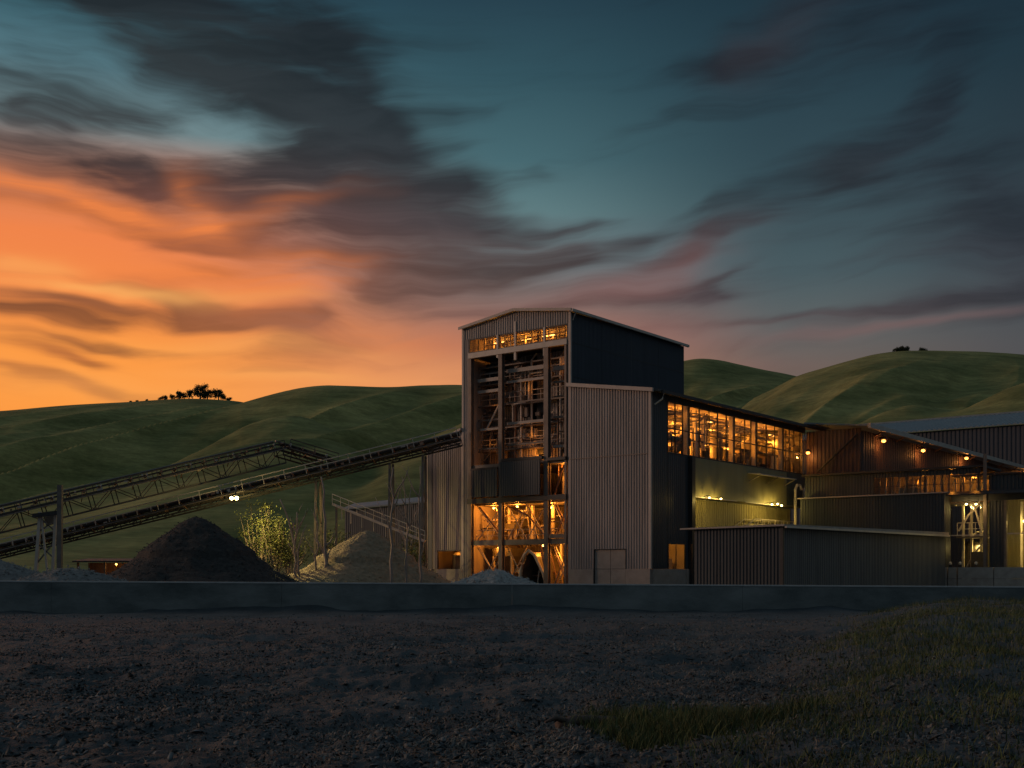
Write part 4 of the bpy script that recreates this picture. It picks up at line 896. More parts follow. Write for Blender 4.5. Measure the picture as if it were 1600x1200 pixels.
for px, lab in ((1510, 'left of two small lamps under the bay beam by the low shed end'), (1525, 'right of two small lamps under the bay beam beside the tall column')):
    s_, z_ = FP(px, 788, jw-.6)
    wall_lamp(lab, (s_, jw-.06, z_+.1), (0, -1, 0), 'lamps under the bay beam', M['bulb_yellow'], 60, (1, .6, .2), .9, reach=.6)
# ------------------------------------------------------------------ conveyors, heaps and plants on the left
M['idler'] = pm('rust_orange_rollers', (.26,.12,.075), (.42,.26,.18), 2.0, .6)
def conveyor(name, label, P0, P1, truss, rail, step, belt_w=1.1, glow=False, pale='conv'):
    P0 = Vector(P0); P1 = Vector(P1); t = Thing(name, label, 'conveyor', (P0.x, P0.y, 0), site=False)
    e = (P1-P0); Ln = e.length; e.normalize(); n = Vector((e.y, -e.x, 0)).normalized(); up = n.cross(e).normalized()
    if up.z < 0: up = -up
    hw = belt_w/2+.25
    fr = MB()
    for s_ in (-1, 1):
        o = n*hw*s_
        fr.bar(P0+o, P1+o, .14, .2); fr.bar(P0+o-up*truss, P1+o-up*truss, .1, .14)
        k = int(Ln/step)
        for i in range(k+1):
            a = P0+e*(Ln*i/k)+o
            fr.bar(a, a-up*truss, .07)
            if i < k:
                b = a+e*(Ln/k)
                fr.bar(a if i % 2 else a-up*truss, b-up*truss if i % 2 else b, .06)
    t.part('truss_frame', fr, M['conv'])
    bl_ = MB(); a, b = P0+up*.34, P1+up*.34
    w2 = n*belt_w/2
    bl_.hexa([a-w2, a+w2, b+w2, b-w2], [a-w2*1.0+up*.12, a+w2+up*.12, b+w2+up*.12, b-w2+up*.12])
    t.part('belt', bl_, M['belt'])
    k = min(90, int(Ln/1.3))
    for i in range(k):
        q = P0+e*(Ln*(i+.5)/k)
        idl = MB()
        for s_ in (-1, 1):
            idl.tube([q+n*(.02*s_)+up*.22, q+n*(hw-.05)*s_+up*.48], .075, 6); idl.bar(q+n*(hw-.02)*s_, q+n*(hw-.02)*s_+up*.6, .06)
        idl.bar(q-n*hw+up*.08, q+n*hw+up*.08, .06)
        t.part('idler', idl, M['idler'] if (i*7) % 3 else M['steel_pale'])
    # walkway with handrails on the viewer's side
    side = n if n.y < 0 else -n
    wk = MB(); c = side*(hw+.55)
    wk.hexa([P0+c-side*.4-up*.05, P0+c+side*.4-up*.05, P1+c+side*.4-up*.05, P1+c-side*.4-up*.05], [P0+c-side*.4, P0+c+side*.4, P1+c+side*.4, P1+c-side*.4])
    t.part('walkway', wk, M['steel_dark'])
    for s_, off in ((1, hw+.93), (-1, hw+.1)):
        hr = MB(); o = side*off*s_
        kk = int(Ln/1.9)
        for i in range(kk+1):
            a = P0+e*(Ln*i/kk)+o; hr.bar(a, a+up*rail, .05)
        hr.bar(P0+o+up*rail, P1+o+up*rail, .075); hr.bar(P0+o+up*rail*.55, P1+o+up*rail*.55, .05)
        t.part('handrail', hr, M[pale])
    pc = MB().tube([P0-side*(hw+.2)+up*.75, P1-side*(hw+.2)+up*.75], .09, 6).tube([P0+side*(hw+1.0)-up*.15, P1+side*(hw+1.0)-up*.15], .05, 6)
    t.part('cable_duct', pc, M['steel'])
    rr = random.Random(int(Ln*10))
    for i in range(min(80, int(Ln*1.6))):
        q = P0+e*(rr.uniform(.5, Ln-.5))+side*(hw+rr.uniform(.0, .12))+up*rr.uniform(-.25, .45); l = rr.uniform(.1, .45)
        t.part('guard_plate', MB().bar(q, q+e*l, .05, rr.uniform(.06, .22)), M[('idler', 'steel_rust', 'conv', 'steel_pale')[i % 4]])
    for i in range(int(Ln/4.3)):
        q = P0+e*(4.3*i+2)+side*(hw+.95)
        t.part('walkway_bracket', MB().bar(q-side*.9-up*.5, q-up*.06, .06), M['steel_rust'])
    return t, P0, P1, e, n, up
def leg_pair(t, top_, n, spread=.9, half=.7, mat='steel', zig=5):
    T_ = Vector(top_); side = Vector((n.x, n.y, 0)).normalized()
    legs = []
    for s_ in (-1, 1):
        a = T_+side*half*s_; b = Vector((a.x, a.y, 0))+side*spread*s_
        t.part('support_leg', MB().bar(a, b, .2), M[mat]); legs.append((a, b))
    for i in range(zig):
        f0, f1 = i/zig, (i+1)/zig
        p = legs[i % 2][0].lerp(legs[i % 2][1], f0); q = legs[1-i % 2][0].lerp(legs[1-i % 2][1], f1)
        t.part('leg_brace', MB().bar(p, q, .08), M[mat])
c1, P0, P1, e1, n1, up1 = conveyor('belt_conveyor', 'long rusty belt conveyor climbing from the lower left into the side of the tower', W(-90, 884, 104), W(719, 686, 100.6), .5, .8, 1.5, pale='steel_pale')
for px in (500, 612, 662):
    f = (px+90)/809; leg_pair(c1, P0.lerp(P1, f)-up1*.65, n1, .6, .8)
c2, Q0, Q1, e2, n2, up2 = conveyor('belt_conveyor', 'upper grey belt conveyor on a deep lattice truss crossing in front of the hill', W(-90, 826, 91), W(436, 701, 106), 1.4, .62, 1.9)
c3, *_ = conveyor('belt_conveyor', 'short conveyor section dropping from the high end of the upper grey conveyor', W(437, 700, 106.5), W(512, 722, 110), .7, .7, 1.5)
tr = Thing('conveyor_trestle', 'tall steel trestle with splayed legs carrying the upper grey conveyor', 'trestle', tuple(W(76, 905, 88.5).xy) + (0,), site=False)
def onx(px, py, y): return W(px, py, y)
for (a, b, w_) in (((63, 800), (54, 912), .24), ((65, 805), (77, 912), .14), ((87, 805), (81, 912), .2), ((94, 758), (93, 912), .34)):
    p = W(a[0], a[1], 89.0 if a[0] < 90 else 87.2); q = W(b[0], b[1], 89.0 if a[0] < 90 else 87.2); q.z = 0
    tr.part('leg', MB().bar(p, q, w_), M['steel_pale' if w_ < .3 else 'steel'])
for (a, b) in (((62, 830), (88, 812)), ((60, 850), (84, 872)), ((58, 880), (82, 850)), ((66, 812), (86, 830))):
    tr.part('brace', MB().bar(W(*a, 89.0), W(*b, 89.0), .1), M['steel'])
tr.part('head_beam', MB().bar(W(52, 806, 88.8), W(97, 800, 88.6), .35, .3), M['steel_dark'])
tr.part('machine_box', MB().hexa([W(72, 822, 89.4), W(88, 818, 89.4), W(88, 818, 90.4), W(72, 822, 90.4)], [W(70, 806, 89.4), W(90, 802, 89.4), W(90, 802, 90.4), W(70, 806, 90.4)]), M['machine'])
# yellow floodlight under the lower conveyor
fp = W(366, 778, 98.6)
fl = Thing('floodlight', 'bright yellow floodlight below the long rusty conveyor above the dark heap', 'lamp', fp, site=False)
fl.part('bracket', MB().bar(fp+Vector((0, 1.0, .75)), fp+Vector((0, .1, .22)), .07), M['steel_dark'])
for dx in (-.22, .22):
    hd = fl.part('lamp_head', MB().tube([fp+Vector((dx, .22, .0)), fp+Vector((dx, .1, .0)), fp+Vector((dx, -.02, -.02))], [.06, .13, .17], 14), M['steel_dark'])
    fl.part('lamp_glass', MB().tube([fp+Vector((dx, -.025, -.02)), fp+Vector((dx, -.045, -.024)), fp+Vector((dx, -.06, -.026))], [.155, .15, .10], 14), emit('floodlight_glow', (1, .84, .40), 16), hd)
fl.part('crossbar', MB().bar(fp+Vector((-.4, .16, .18)), fp+Vector((.4, .16, .18)), .06), M['steel_dark'])
for nm, en, ang, dr in (('floodlight_beam', 15000, 66, (.60, -.60, -.54)), ('floodlight_beam', 2600, 100, (.60, .42, -.45))):
    fd = bpy.data.lights.new(nm, 'SPOT'); fd.energy = en; fd.color = (1, .72, .22); fd.spot_size = R(ang); fd.spot_blend = .7; fd.shadow_soft_size = .15
    fo = bpy.data.objects.new(nm, fd); COL.objects.link(fo); fo.location = fp+Vector((.1, -.3, -.1))
    fo.rotation_euler = Vector(dr).to_track_quat('-Z', 'Y').to_euler()
lamp(tuple(fp+Vector((0, -.4, -.3))), 320, (1, .74, .24), .1, False)

# gravel heaps: real cones with a rough surface and loose stones
def heap(label, cx, cy, h, rx, ry, mat, seed, lean=0.0, group=None, n=96, m=70, base=0.0, name='gravel_heap'):
    vn = VN(seed); th = np.linspace(0, 2*math.pi, n, endpoint=False); r = np.linspace(0, 1, m)
    TT, RR = np.meshgrid(th, r)
    wob = 1+.10*np.sin(TT*2+seed)+.05*np.sin(TT*5+seed*2)
    X_ = cx+np.cos(TT)*RR*rx*wob + lean*(1-RR); Y_ = cy+np.sin(TT)*RR*ry*wob
    prof = (1-RR) - .045*np.exp(-(RR/.07)**2) - .10*np.sin(np.clip(RR, 0, 1)*math.pi)**2*(RR > .5)*.5
    Z_ = base+h*prof + fbm(vn, X_*.9, Y_*.9, 4)*.22*np.clip(RR*6, .3, 1)*np.clip((1-RR)*8, 0, 1) + fbm(vn, X_*4, Y_*4, 3)*.10*np.clip((1-RR)*8, 0, 1)
    v_ = np.stack([X_, Y_, Z_], -1).reshape(-1, 3)
    i_ = (np.arange(m-1)[:,None]*n+np.arange(n)[None,:]).ravel(); j_ = (np.arange(m-1)[:,None]*n+((np.arange(n)+1) % n)[None,:]).ravel()
    f_ = np.stack([i_, j_, j_+n, i_+n], -1)
    # loose stones bedded in the surface, same mesh
    k = 2600; q = np.sqrt(rng.random(k)); a = rng.random(k)*2*math.pi
    ii_ = np.clip((q*(m-1)).astype(int), 0, m-2); jj_ = (a/(2*math.pi)*n).astype(int) % n
    c = np.stack([X_[ii_, jj_], Y_[ii_, jj_], Z_[ii_, jj_]], -1)+rng.normal(0, .05, (k, 3))
    sz = rng.uniform(.03, .10, k)
    oct_ = np.array([(1,0,0),(0,1,0),(-1,0,0),(0,-1,0),(0,0,1),(0,0,-1)], float)
    ov = c[:,None,:]+oct_[None]*sz[:,None,None]*rng.uniform(.5, 1.2, (k, 6, 1))
    of = np.array([(0,1,4,4),(1,2,4,4),(2,3,4,4),(3,0,4,4)])
    tri = np.array([(0,1,4),(1,2,4),(2,3,4),(3,0,4)])
    me_v = np.concatenate([v_, ov.reshape(-1, 3)])
    tri_f = (tri[None]+(len(v_)+np.arange(k)*6)[:,None,None]).reshape(-1, 3)
    f_tri = np.concatenate([f_[:,[0,1,2]], f_[:,[0,2,3]], tri_f])
    o = np_mesh(name, me_v-np.array([cx, cy, 0]), f_tri, mat, smooth=False); o.location = (cx, cy, 0)
    tag(o, label, 'gravel heap', group); return o
M['gr_dark'] = pm('dark_crushed_stone', (.018,.018,.019), (.045,.043,.042), 3.5, .9, bump=.6, bscale=7, spec=.2)
M['gr_brown'] = pm('brown_crushed_stone', (.17,.125,.08), (.28,.21,.14), 3.5, .9, bump=.6, bscale=7, spec=.2)
M['gr_grey'] = pm('grey_crushed_stone', (.11,.11,.11), (.2,.2,.195), 3.5, .9, bump=.6, bscale=7, spec=.2)
M['gr_blue'] = pm('blue_grey_gravel', (.20,.205,.205), (.36,.36,.35), 4, .85, bump=.6, bscale=8)
c = W(307, 800, 80); heap('big dark conical gravel heap below the rusty conveyor', c.x, c.y, c.z, 8.0, 8.0, M['gr_dark'], 3)
c = W(575, 823, 88); heap('brown conical gravel heap half lit yellow, left of the tower annex', c.x, c.y, c.z, 8.2, 7.6, M['gr_brown'], 5)
c = W(770, 888, 83); heap('low blue grey gravel heap in front of the open tower base', c.x, c.y, c.z, 4.4, 3.6, M['gr_blue'], 8, lean=.3)
c = W(-30, 864, 68); heap('grey gravel heap cut off by the left picture edge', c.x, c.y, c.z, 7.0, 5.0, M['gr_grey'], 9)
c = W(110, 885, 64); heap('low flat grey gravel heap in front of the trestle', c.x, c.y, c.z, 6.6, 4.0, M['gr_grey'], 12)

# far little shed and the stacker arm falling onto the brown heap
k0 = W(540, 797, 126); k1 = W(668, 785, 120)
kb = Thing('far_shed', 'small far ribbed shed behind the brown gravel heap', 'shed', (k0.x, k0.y, 0), site=False)
def shed_wall(p, q, ztop0, ztop1, n):
    m = MB(); p = Vector((p.x, p.y, 0)); q = Vector((q.x, q.y, 0)); d = (q-p)/n; nn = Vector((d.y, -d.x, 0)).normalized()*.09
    for i in range(n):
        a = p+d*i; b = p+d*(i+.5); z_ = ztop0+(ztop1-ztop0)*i/n
        m.hexa([a+nn, b+nn, b-nn, a-nn], [a+nn+Vector((0, 0, z_)), b+nn+Vector((0, 0, z_)), b-nn+Vector((0, 0, z_)), a-nn+Vector((0, 0, z_))])
        a, b = b, p+d*(i+1)
        m.hexa([a+nn*.3, b+nn*.3, b-nn, a-nn], [a+nn*.3+Vector((0, 0, z_)), b+nn*.3+Vector((0, 0, z_)), b-nn+Vector((0, 0, z_)), a-nn+Vector((0, 0, z_))])
    return m
kb.part('front_wall', shed_wall(k0, k1, k0.z, k1.z, 40), M['clad_grey'])
bk = Vector((0, 7, 0))
kb.part('roof', MB().hexa([k0+Vector((-.3, -.4, .02)), k1+Vector((.3, -.4, .02)), k1+bk+Vector((0, 0, 1)), k0+bk+Vector((0, 0, 1))], [k0+Vector((-.3, -.4, .18)), k1+Vector((.3, -.4, .18)), k1+bk+Vector((0, 0, 1.16)), k0+bk+Vector((0, 0, 1.16))]), M['roof'])
kb.part('side_wall', shed_wall(k0+Vector((0, .1, 0)), k0+bk, k0.z, k0.z+.95, 12), M['clad'])
s0_ = W(520, 788, 97); s1_ = W(664, 846, 94)
sk = Thing('stacker_arm', 'thin stacker arm with handrail sloping down to the right over the brown heap', 'conveyor', (s0_.x, s0_.y, 0), site=False)
sk.part('beam', MB().bar(s0_, s1_, .3, .18), M['steel_pale'])
hr = MB(); railing(hr, s0_+Vector((0, -.3, .05)), s1_+Vector((0, -.3, .05)), .8, .8, .03); sk.part('handrail', hr, M['cream'])
for f in (.1, .2, .32, .45, .58): 
    p = s0_.lerp(s1_, f); sk.part('hanger', MB().bar(p-Vector((0, 0, .12)), p-Vector((0, 0, 1.0)), .07), M['cream'])
for f in (.04, .97):
    p = s0_.lerp(s1_, f); sk.part('support_leg', MB().bar(p-Vector((0, 0, .1)), (p.x, p.y, 0), .16), M['steel'])

# small lit work shelter behind the left heaps
g0 = W(122, 872, 112); hb = Thing('work_shelter', 'small open shelter lit orange under the rusty conveyor', 'shelter', (g0.x, g0.y, 0), site=False)
for dx in (0, 2.6, 5.2):
    for dy in (0, 3): hb.part('post', MB().box(g0.x+dx-.09, g0.x+dx+.09, g0.y+dy-.09, g0.y+dy+.09, 0, 2.4), M['steel_rust'])
hb.part('roof', MB().hexa([(g0.x-.4, g0.y-.5, 2.42), (g0.x+5.6, g0.y-.5, 2.42), (g0.x+5.6, g0.y+3.5, 2.7), (g0.x-.4, g0.y+3.5, 2.7)], [(g0.x-.4, g0.y-.5, 2.56), (g0.x+5.6, g0.y-.5, 2.56), (g0.x+5.6, g0.y+3.5, 2.84), (g0.x-.4, g0.y+3.5, 2.84)]), M['steel_dark'])
hb.part('back_wall', MB().box(g0.x, g0.x+5.2, g0.y+3.1, g0.y+3.2, 0, 2.4), M['steel_rust'])
hb.part('workbench', MB().box(g0.x+.6, g0.x+4.4, g0.y+2.2, g0.y+2.9, .8, .95).box(g0.x+.7, g0.x+.8, g0.y+2.3, g0.y+2.8, 0, .8).box(g0.x+4.2, g0.x+4.3, g0.y+2.3, g0.y+2.8, 0, .8), M['machine_pale'])
hb.part('bulb', MB().lathe((g0.x+3.3, g0.y+1.2, 2.15), [(.03, 0), (.1, .05), (.1, .12), (.03, .18)], 10), M['bulb_amber'])
lamp((g0.x+3.3, g0.y+1.0, 2.05), 22, (1, .45, .1), .1, False)

# plants: bare stems, twiggy bushes, hilltop trees
def leaf_mesh(centres, size, spread, count, flat=1.0):
    cs = np.asarray(centres)[rng.integers(0, len(centres), count)]
    p = cs+rng.normal(0, 1, (count, 3))*np.array([spread, spread, spread*flat])
    a = rng.normal(0, 1, (count, 3)); a /= np.linalg.norm(a, axis=1)[:,None]
    b = rng.normal(0, 1, (count, 3)); b -= a*(a*b).sum(1)[:,None]; b /= np.linalg.norm(b, axis=1)[:,None]
    s_ = size*rng.uniform(.5, 1.3, (count, 1))
    v_ = np.stack([p-a*s_, p+b*s_*.6, p+a*s_, p-b*s_*.6], 1).reshape(-1, 3)
    return v_, np.arange(count*4).reshape(-1, 4)
def bare_tree(label, px, py_top, y, lean=0.0, forks=3, group='bare trees below the conveyors', px_base=None, thick=.13):
    rr = random.Random(int(px*7+py_top))
    b = W(px_base or px, 905, y); b.z = 0; tp = W(px, py_top, y); H_ = tp.z
    t = Thing('bare_tree', label, 'tree', b, site=False, group=group)
    pts = [b.lerp(tp, i/8)+Vector((rr.uniform(-.13, .13)+lean*math.sin(i/8*math.pi), rr.uniform(-.13, .13), 0)) if 0 < i else b for i in range(9)]
    t.part('trunk', MB().tube(pts, [thick*(1-.085*i) for i in range(9)], 7), M['bark'], smooth=True)
    for k in range(forks):
        i = rr.randint(2, 6); s_ = rr.choice((-1, 1)); q = pts[i]; l = H_*rr.uniform(.18, .4)
        br = [q]
        for j in range(4): q = q+Vector((s_*l*rr.uniform(.03, .16), rr.uniform(-.15, .15), l*rr.uniform(.15, .3))); br.append(q)
        t.part('branch', MB().tube(br, [thick*.5*(1-.2*j) for j in range(5)], 6), M['bark'], smooth=True)
BT = [(440, 780, 86, .5, 4, 460, 'curved bare trunk at the right foot of the dark heap', .12), (466, 800, 85, -.3, 3, 468, 'bare tree with forked top between the two big heaps', .12),
      (492, 785, 84.5, .2, 3, 490, 'thin straight bare stem left of the taller bare trunk', .10), (503, 745, 84, .1, 4, 507, 'tall thick bare trunk reaching up to the rusty conveyor', .17),
      (480, 820, 84.8, -.5, 2, 474, 'short leaning bare stem low between the heaps', .09), (613, 730, 81, .0, 3, 611, 'tall bare trunk in front of the brown heap', .13),
      (628, 745, 81.5, .2, 5, 634, 'much forked bare tree in front of the brown heap', .08), (645, 760, 81, -.2, 4, 634, 'slender bare tree leaning right before the brown heap', .08),
      (655, 728, 82, .05, 3, 656, 'straight bare stem beside the annex corner', .11), (398, 840, 103, .1, 4, 400, 'small bare sapling behind the dark heap under the floodlight', .06)]
for px, pt, y, ln, fk, pb, lab, th_ in BT: bare_tree(lab, px, pt, y, ln, fk, px_base=pb, thick=th_)
def bush(label, px, py, y, w_, h_, mat, n=2200, size=.085, group='shrubs behind the heaps', twig=24):
    b = W(px, 905, y); b.z = 0; top_ = W(px, py, y).z
    t = Thing('shrub', label, 'shrub', b, site=False, group=group)
    rr = random.Random(int(px*3+py)); st = MB(); cs = []
    for k in range(twig):
        a = rr.uniform(0, 6.28); r_ = rr.uniform(.2, 1)*w_; e_ = b+Vector((math.cos(a)*r_, math.sin(a)*r_*.7, top_*rr.uniform(.55, 1)))
        mid = b.lerp(e_, .55)+Vector((rr.uniform(-.2, .2), rr.uniform(-.2, .2), .25)); st.tube([b, mid, e_], [.05, .03, .012], 5); cs += [tuple(e_-b), tuple(mid.lerp(e_, .5)-b)]
    t.part('stems', st, M['bark'])
    v_, f_ = leaf_mesh(cs, size, .28*h_, n, .8); v_[:,2] = np.maximum(v_[:,2], .03)
    np_mesh('foliage', v_, f_, mat, smooth=False, parent=t.o)
BU = [(385, 855, 102.5, 1.6, 1.2, 'leaf_green', 'green shrub right below the floodlight'), (408, 786, 101.5, 1.9, 1.4, 'leaf_green', 'tall twiggy shrub lit bright yellow beside the floodlight'), (432, 806, 101, 1.5, 1.2, 'leaf_green', 'yellow lit shrub on the slope right of the floodlight'),
      (455, 845, 101, 2.0, 1.2, 'leaf_green', 'dim green shrub between the dark and brown heaps'), (520, 830, 104, 2.4, 1.3, 'leaf_green', 'broad dark shrub behind the left slope of the brown heap'),
      (640, 862, 92, 1.6, 1.1, 'leaf_green', 'low green shrub at the right foot of the brown heap'), (400, 880, 90, 1.4, .9, 'leaf', 'low dark shrub at the toe of the dark heap'), (345, 850, 104, 2.2, 1.2, 'leaf_green', 'shrub behind the shoulder of the dark heap'),
      (655, 830, 108, 1.6, 1.2, 'leaf_green', 'green shrub in front of the small far shed'), (130, 905, 104, 1.2, .8, 'leaf', 'dark low shrub before the lit shelter')]
for px, py, y, w_, h_, mt, lab in BU: bush(lab, px, py, y, w_, h_, M[mt])
def hill_tree(label, px, y0, y1, w_, h_, group):
    y = crest(px, y0, y1); b = W(px, 0, y); b.z = hill_at(px, y)-.6
    t = Thing('oak_tree', label, 'tree', b, site=False, group=group)
    rr = random.Random(int(px)); tk = MB().tube([b, b+Vector((.1*w_*rr.uniform(-1, 1), 0, h_*.35)), b+Vector((0, 0, h_*.7))], [w_*.07, w_*.05, w_*.02], 6)
    for k in range(4): tk.tube([b+Vector((0, 0, h_*.25)), b+Vector((rr.uniform(-.35, .35)*w_, rr.uniform(-.3, .3)*w_, h_*.65))], [w_*.035, w_*.012], 5)
    t.part('trunk', tk, M['bark'])
    cs = [(rr.uniform(-.42, .42)*w_, rr.uniform(-.35, .35)*w_, h_*rr.uniform(.25, .85)) for _ in range(18)]
    v_, f_ = leaf_mesh(cs, w_*.05, w_*.10, 1900, .85)
    np_mesh('crown', v_, f_, M['leaf'], smooth=False, parent=t.o)
for px, w_, h_, lab in ((250, 2.2, 2.0, 'tiny tree at the left end of the hilltop row'), (257, 3.2, 2.4, 'small flat tree second in the hilltop row'), (269, 3.0, 3.0, 'small round tree in the hilltop row'), (281, 5.2, 4.4, 'medium tree left of the gap in the hilltop row'), (295, 5.0, 5.6, 'medium tall tree just left of the big hilltop oak'),
                       (313, 7.5, 8.6, 'biggest round oak in the middle of the hilltop row'), (324, 6.0, 6.6, 'oak fused to the right side of the biggest hilltop oak'), (342, 6.0, 6.4, 'oak right of the biggest hilltop oak'), (348, 3.6, 4.0, 'small oak at the right end of the hilltop grove'), (358, 3.0, 2.2, 'low bush-like tree last in the hilltop row'),
                       (229, 1.6, 1.4, 'lone speck of a tree left of the hilltop row'), (214, 1.5, 1.2, 'farthest left speck of a tree on the ridge'), (204, 1.3, 1.1, 'shrubby speck on the left ridge line')):
    hill_tree(lab, px, 480, 640, w_*1.0, h_*1.0, 'trees on the left hilltop')
for px, w_, h_, lab in ((1400, 3.6, 2.8, 'leftmost small tree on the right hilltop'), (1407, 4.0, 3.2, 'second small tree on the right hilltop'), (1414, 4.6, 3.2, 'widest small tree on the right hilltop'), (1441, 3.4, 2.4, 'lone small tree right of the right hilltop group'), (1446, 2.2, 1.6, 'tiny last tree on the right hilltop')):
    hill_tree(lab, px, 480, 720, w_, h_, 'trees on the right hilltop')
# ------------------------------------------------------------------ ground, yard, front wall, grass, litter
def bank(x, y):
    """the ground rises into a grassy bank on the right"""
    e = x - (-2.0+.325*y + .35*np.sin(y*.6))
    t = np.clip(e/(1.6+.08*y), 0, 1)
    return (t*t*(3-2*t))*(.18+.38*np.clip((y-6)/13, 0, 1))*np.clip((39-y)/6, 0, 1)
def bank_t(x, y):
    t = np.clip((x-(-2.0+.325*y+.35*np.sin(y*.6)))/(1.6+.08*y), 0, 1)
    return t*t*(3-2*t)
def gz(x, y):
    b = bank(x, y)
    rough = np.clip(1.3-y/45, .35, 1)
    z = fbm(vn1, x/2.6, y/2.6, 3)*.16 + fbm(vn2, x*1.9, y*1.2, 4, .6)*.10*rough + fbm(vn3, x*7.5, y*5, 3, .6)*.045*np.clip(1.1-y/28, 0, 1)
    ruts = 0
    for c0, c1_, c2_ in ((23.0, .10, .006), (24.9, .10, .006), (16.0, .34, .012), (17.7, .34, .012)):
        dd = y-(c0+c1_*x+c2_*x*x); ruts = ruts - .085*np.exp(-(dd/.38)**2) + .03*np.exp(-((np.abs(dd)-.75)/.3)**2)
    foot = .20*np.exp(-np.clip(39.9-y, 0, 99)/.9)*(.55+1.3*fbm(vn2, x*.45, y*.4, 3))
    return b + (z+ruts*np.clip(1-b*4, 0, 1))*np.clip((39.2-y)/3, .05, 1) + foot
na, nb = 620, 520
yy = -6+ (46)*np.linspace(0, 1, nb)**1.0
yy = 3.0*(40.2/3.0)**np.linspace(0, 1, nb); yy = np.concatenate([[-12, -6, -2, 1], yy])
tt = np.linspace(-1, 1, na); tt = np.sign(tt)*np.abs(tt)**1.25
TTg, YYg = np.meshgrid(tt, yy); XX = TTg*(.78*np.clip(YYg, 0, 99)+8+ 40*np.clip(np.abs(TTg)-.9, 0, 1)*10)
ZZ = gz(XX, YYg); ZZ[:4] = np.minimum(ZZ[:4], 0)
v_ = np.stack([XX, YYg, ZZ], -1).reshape(-1, 3)
n_ = na; i_ = (np.arange(len(yy)-1)[:,None]*n_+np.arange(n_-1)[None,:]).ravel()
f_ = np.stack([i_, i_+1, i_+n_+1, i_+n_], -1)
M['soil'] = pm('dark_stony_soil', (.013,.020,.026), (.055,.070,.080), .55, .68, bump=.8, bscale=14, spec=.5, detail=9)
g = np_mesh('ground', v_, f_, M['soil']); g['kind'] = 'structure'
M['yard'] = pm('yard_dirt', (.05,.045,.04), (.09,.08,.07), .5, .9, bump=.4, bscale=4)
yd = MB(); yd.add([(-900, 39.9, -.03), (900, 39.9, -.03), (900, 190, -.03), (-900, 190, -.03)], [(0, 1, 2, 3)])
yo = yd.build('yard', M['yard']); yo['kind'] = 'structure'
fs = MB().add([(-900, -900, -.9), (900, -900, -.9), (900, 39.9, -.9), (-900, 39.9, -.9)], [(0, 1, 2, 3)]).build('outer_ground', M['soil']); fs['kind'] = 'structure'

wx0, wx1 = -48.0, 48.0
def wtop(x): return 1.03 - (x/17.7)*.10
cw = Thing('concrete_wall', 'low weathered dark concrete wall running across the whole front of the yard', 'wall', (0, 40, 0), site=False)
for k in range(12):
    a, b = wx0+k*8+.004, wx0+(k+1)*8-.004
    cw.part('wall_panel', MB().hexa([(a, 40, -.4), (b, 40, -.4), (b, 40.3, -.4), (a, 40.3, -.4)], [(a, 40, wtop(a)-.05), (b, 40, wtop(b)-.05), (b, 40.3, wtop(b)-.05), (a, 40.3, wtop(a)-.05)]), M['conc_wall'])
a, b = wx0, wx1
cw.part('coping', MB().hexa([(a, 39.985, wtop(a)-.047), (b, 39.985, wtop(b)-.047), (b, 40.32, wtop(b)-.047), (a, 40.32, wtop(a)-.047)], [(a, 39.985, wtop(a)), (b, 39.985, wtop(b)), (b, 40.32, wtop(b)), (a, 40.32, wtop(a))]), M['conc_cap'])

def scatter_chips(n, ylo, yhi, smin, smax, dens, name, mat, flat=.35, lift=.0):
    u_ = rng.random(n); y = ylo*(yhi/ylo)**u_; x = (rng.random(n)*2-1)*(.52*y+1.5)
    keep = rng.random(n) < dens(x, y); x, y = x[keep], y[keep]; n = len(x)
    s_ = (smin*(smax/smin)**(rng.random(n)**1.8))
    c = np.stack([x, y, gz(x, y)+s_*.12+lift], -1)
    base = np.array([(1,0,0),(.3,.9,.1),(-.9,.5,0),(-.8,-.6,.1),(.2,-1,0),(.05,.05,.9),(0,0,-.6)])
    v = base[None]*rng.uniform(.55, 1.25, (n, 7, 1))*np.stack([np.ones(n), rng.uniform(.35, .9, n), np.full(n, flat)*rng.uniform(.5, 1.6, n)], -1)[:,None,:]*s_[:,None,None]
    az_ = rng.random(n)*6.283; til = rng.normal(0, .35, n); tl2 = rng.normal(0, .3, n)
    v[:,:,2] += v[:,:,0]*np.tan(np.clip(til, -1, 1))[:,None]+v[:,:,1]*np.tan(np.clip(tl2, -1, 1))[:,None]
    ca_, sa_ = np.cos(az_)[:,None], np.sin(az_)[:,None]
    v = np.stack([v[:,:,0]*ca_-v[:,:,1]*sa_, v[:,:,0]*sa_+v[:,:,1]*ca_, v[:,:,2]], -1)+c[:,None,:]
    tri = np.array([(0,1,5),(1,2,5),(2,3,5),(3,4,5),(4,0,5),(1,0,6),(2,1,6),(3,2,6),(4,3,6),(0,4,6)])
    f = (tri[None]+(np.arange(n)*7)[:,None,None]).reshape(-1, 3)
    o = np_mesh(name, v.reshape(-1, 3), f, mat, smooth=False); o['kind'] = 'stuff'; return o
M['chip'] = pm('stone_chips', (.020,.029,.035), (.080,.098,.108), 1.2, .75, island=.65, spec=.45)
M['straw'] = pm('dry_straw', (.13,.115,.095), (.24,.21,.17), 1.0, .8, island=.5)
M['grass'] = pm('short_grass', (.035,.05,.014), (.085,.11,.034), .8, .75, island=.5)
dn = vn2
scatter_chips(150000, 6.5, 38, .010, .06, lambda x, y: np.clip(.55+1.2*fbm(dn, x*.5, y*.5, 3), .1, 1)*np.clip(1-bank(x, y)*2.2, .12, 1), 'gravel_chips', M['chip'], flat=.22)

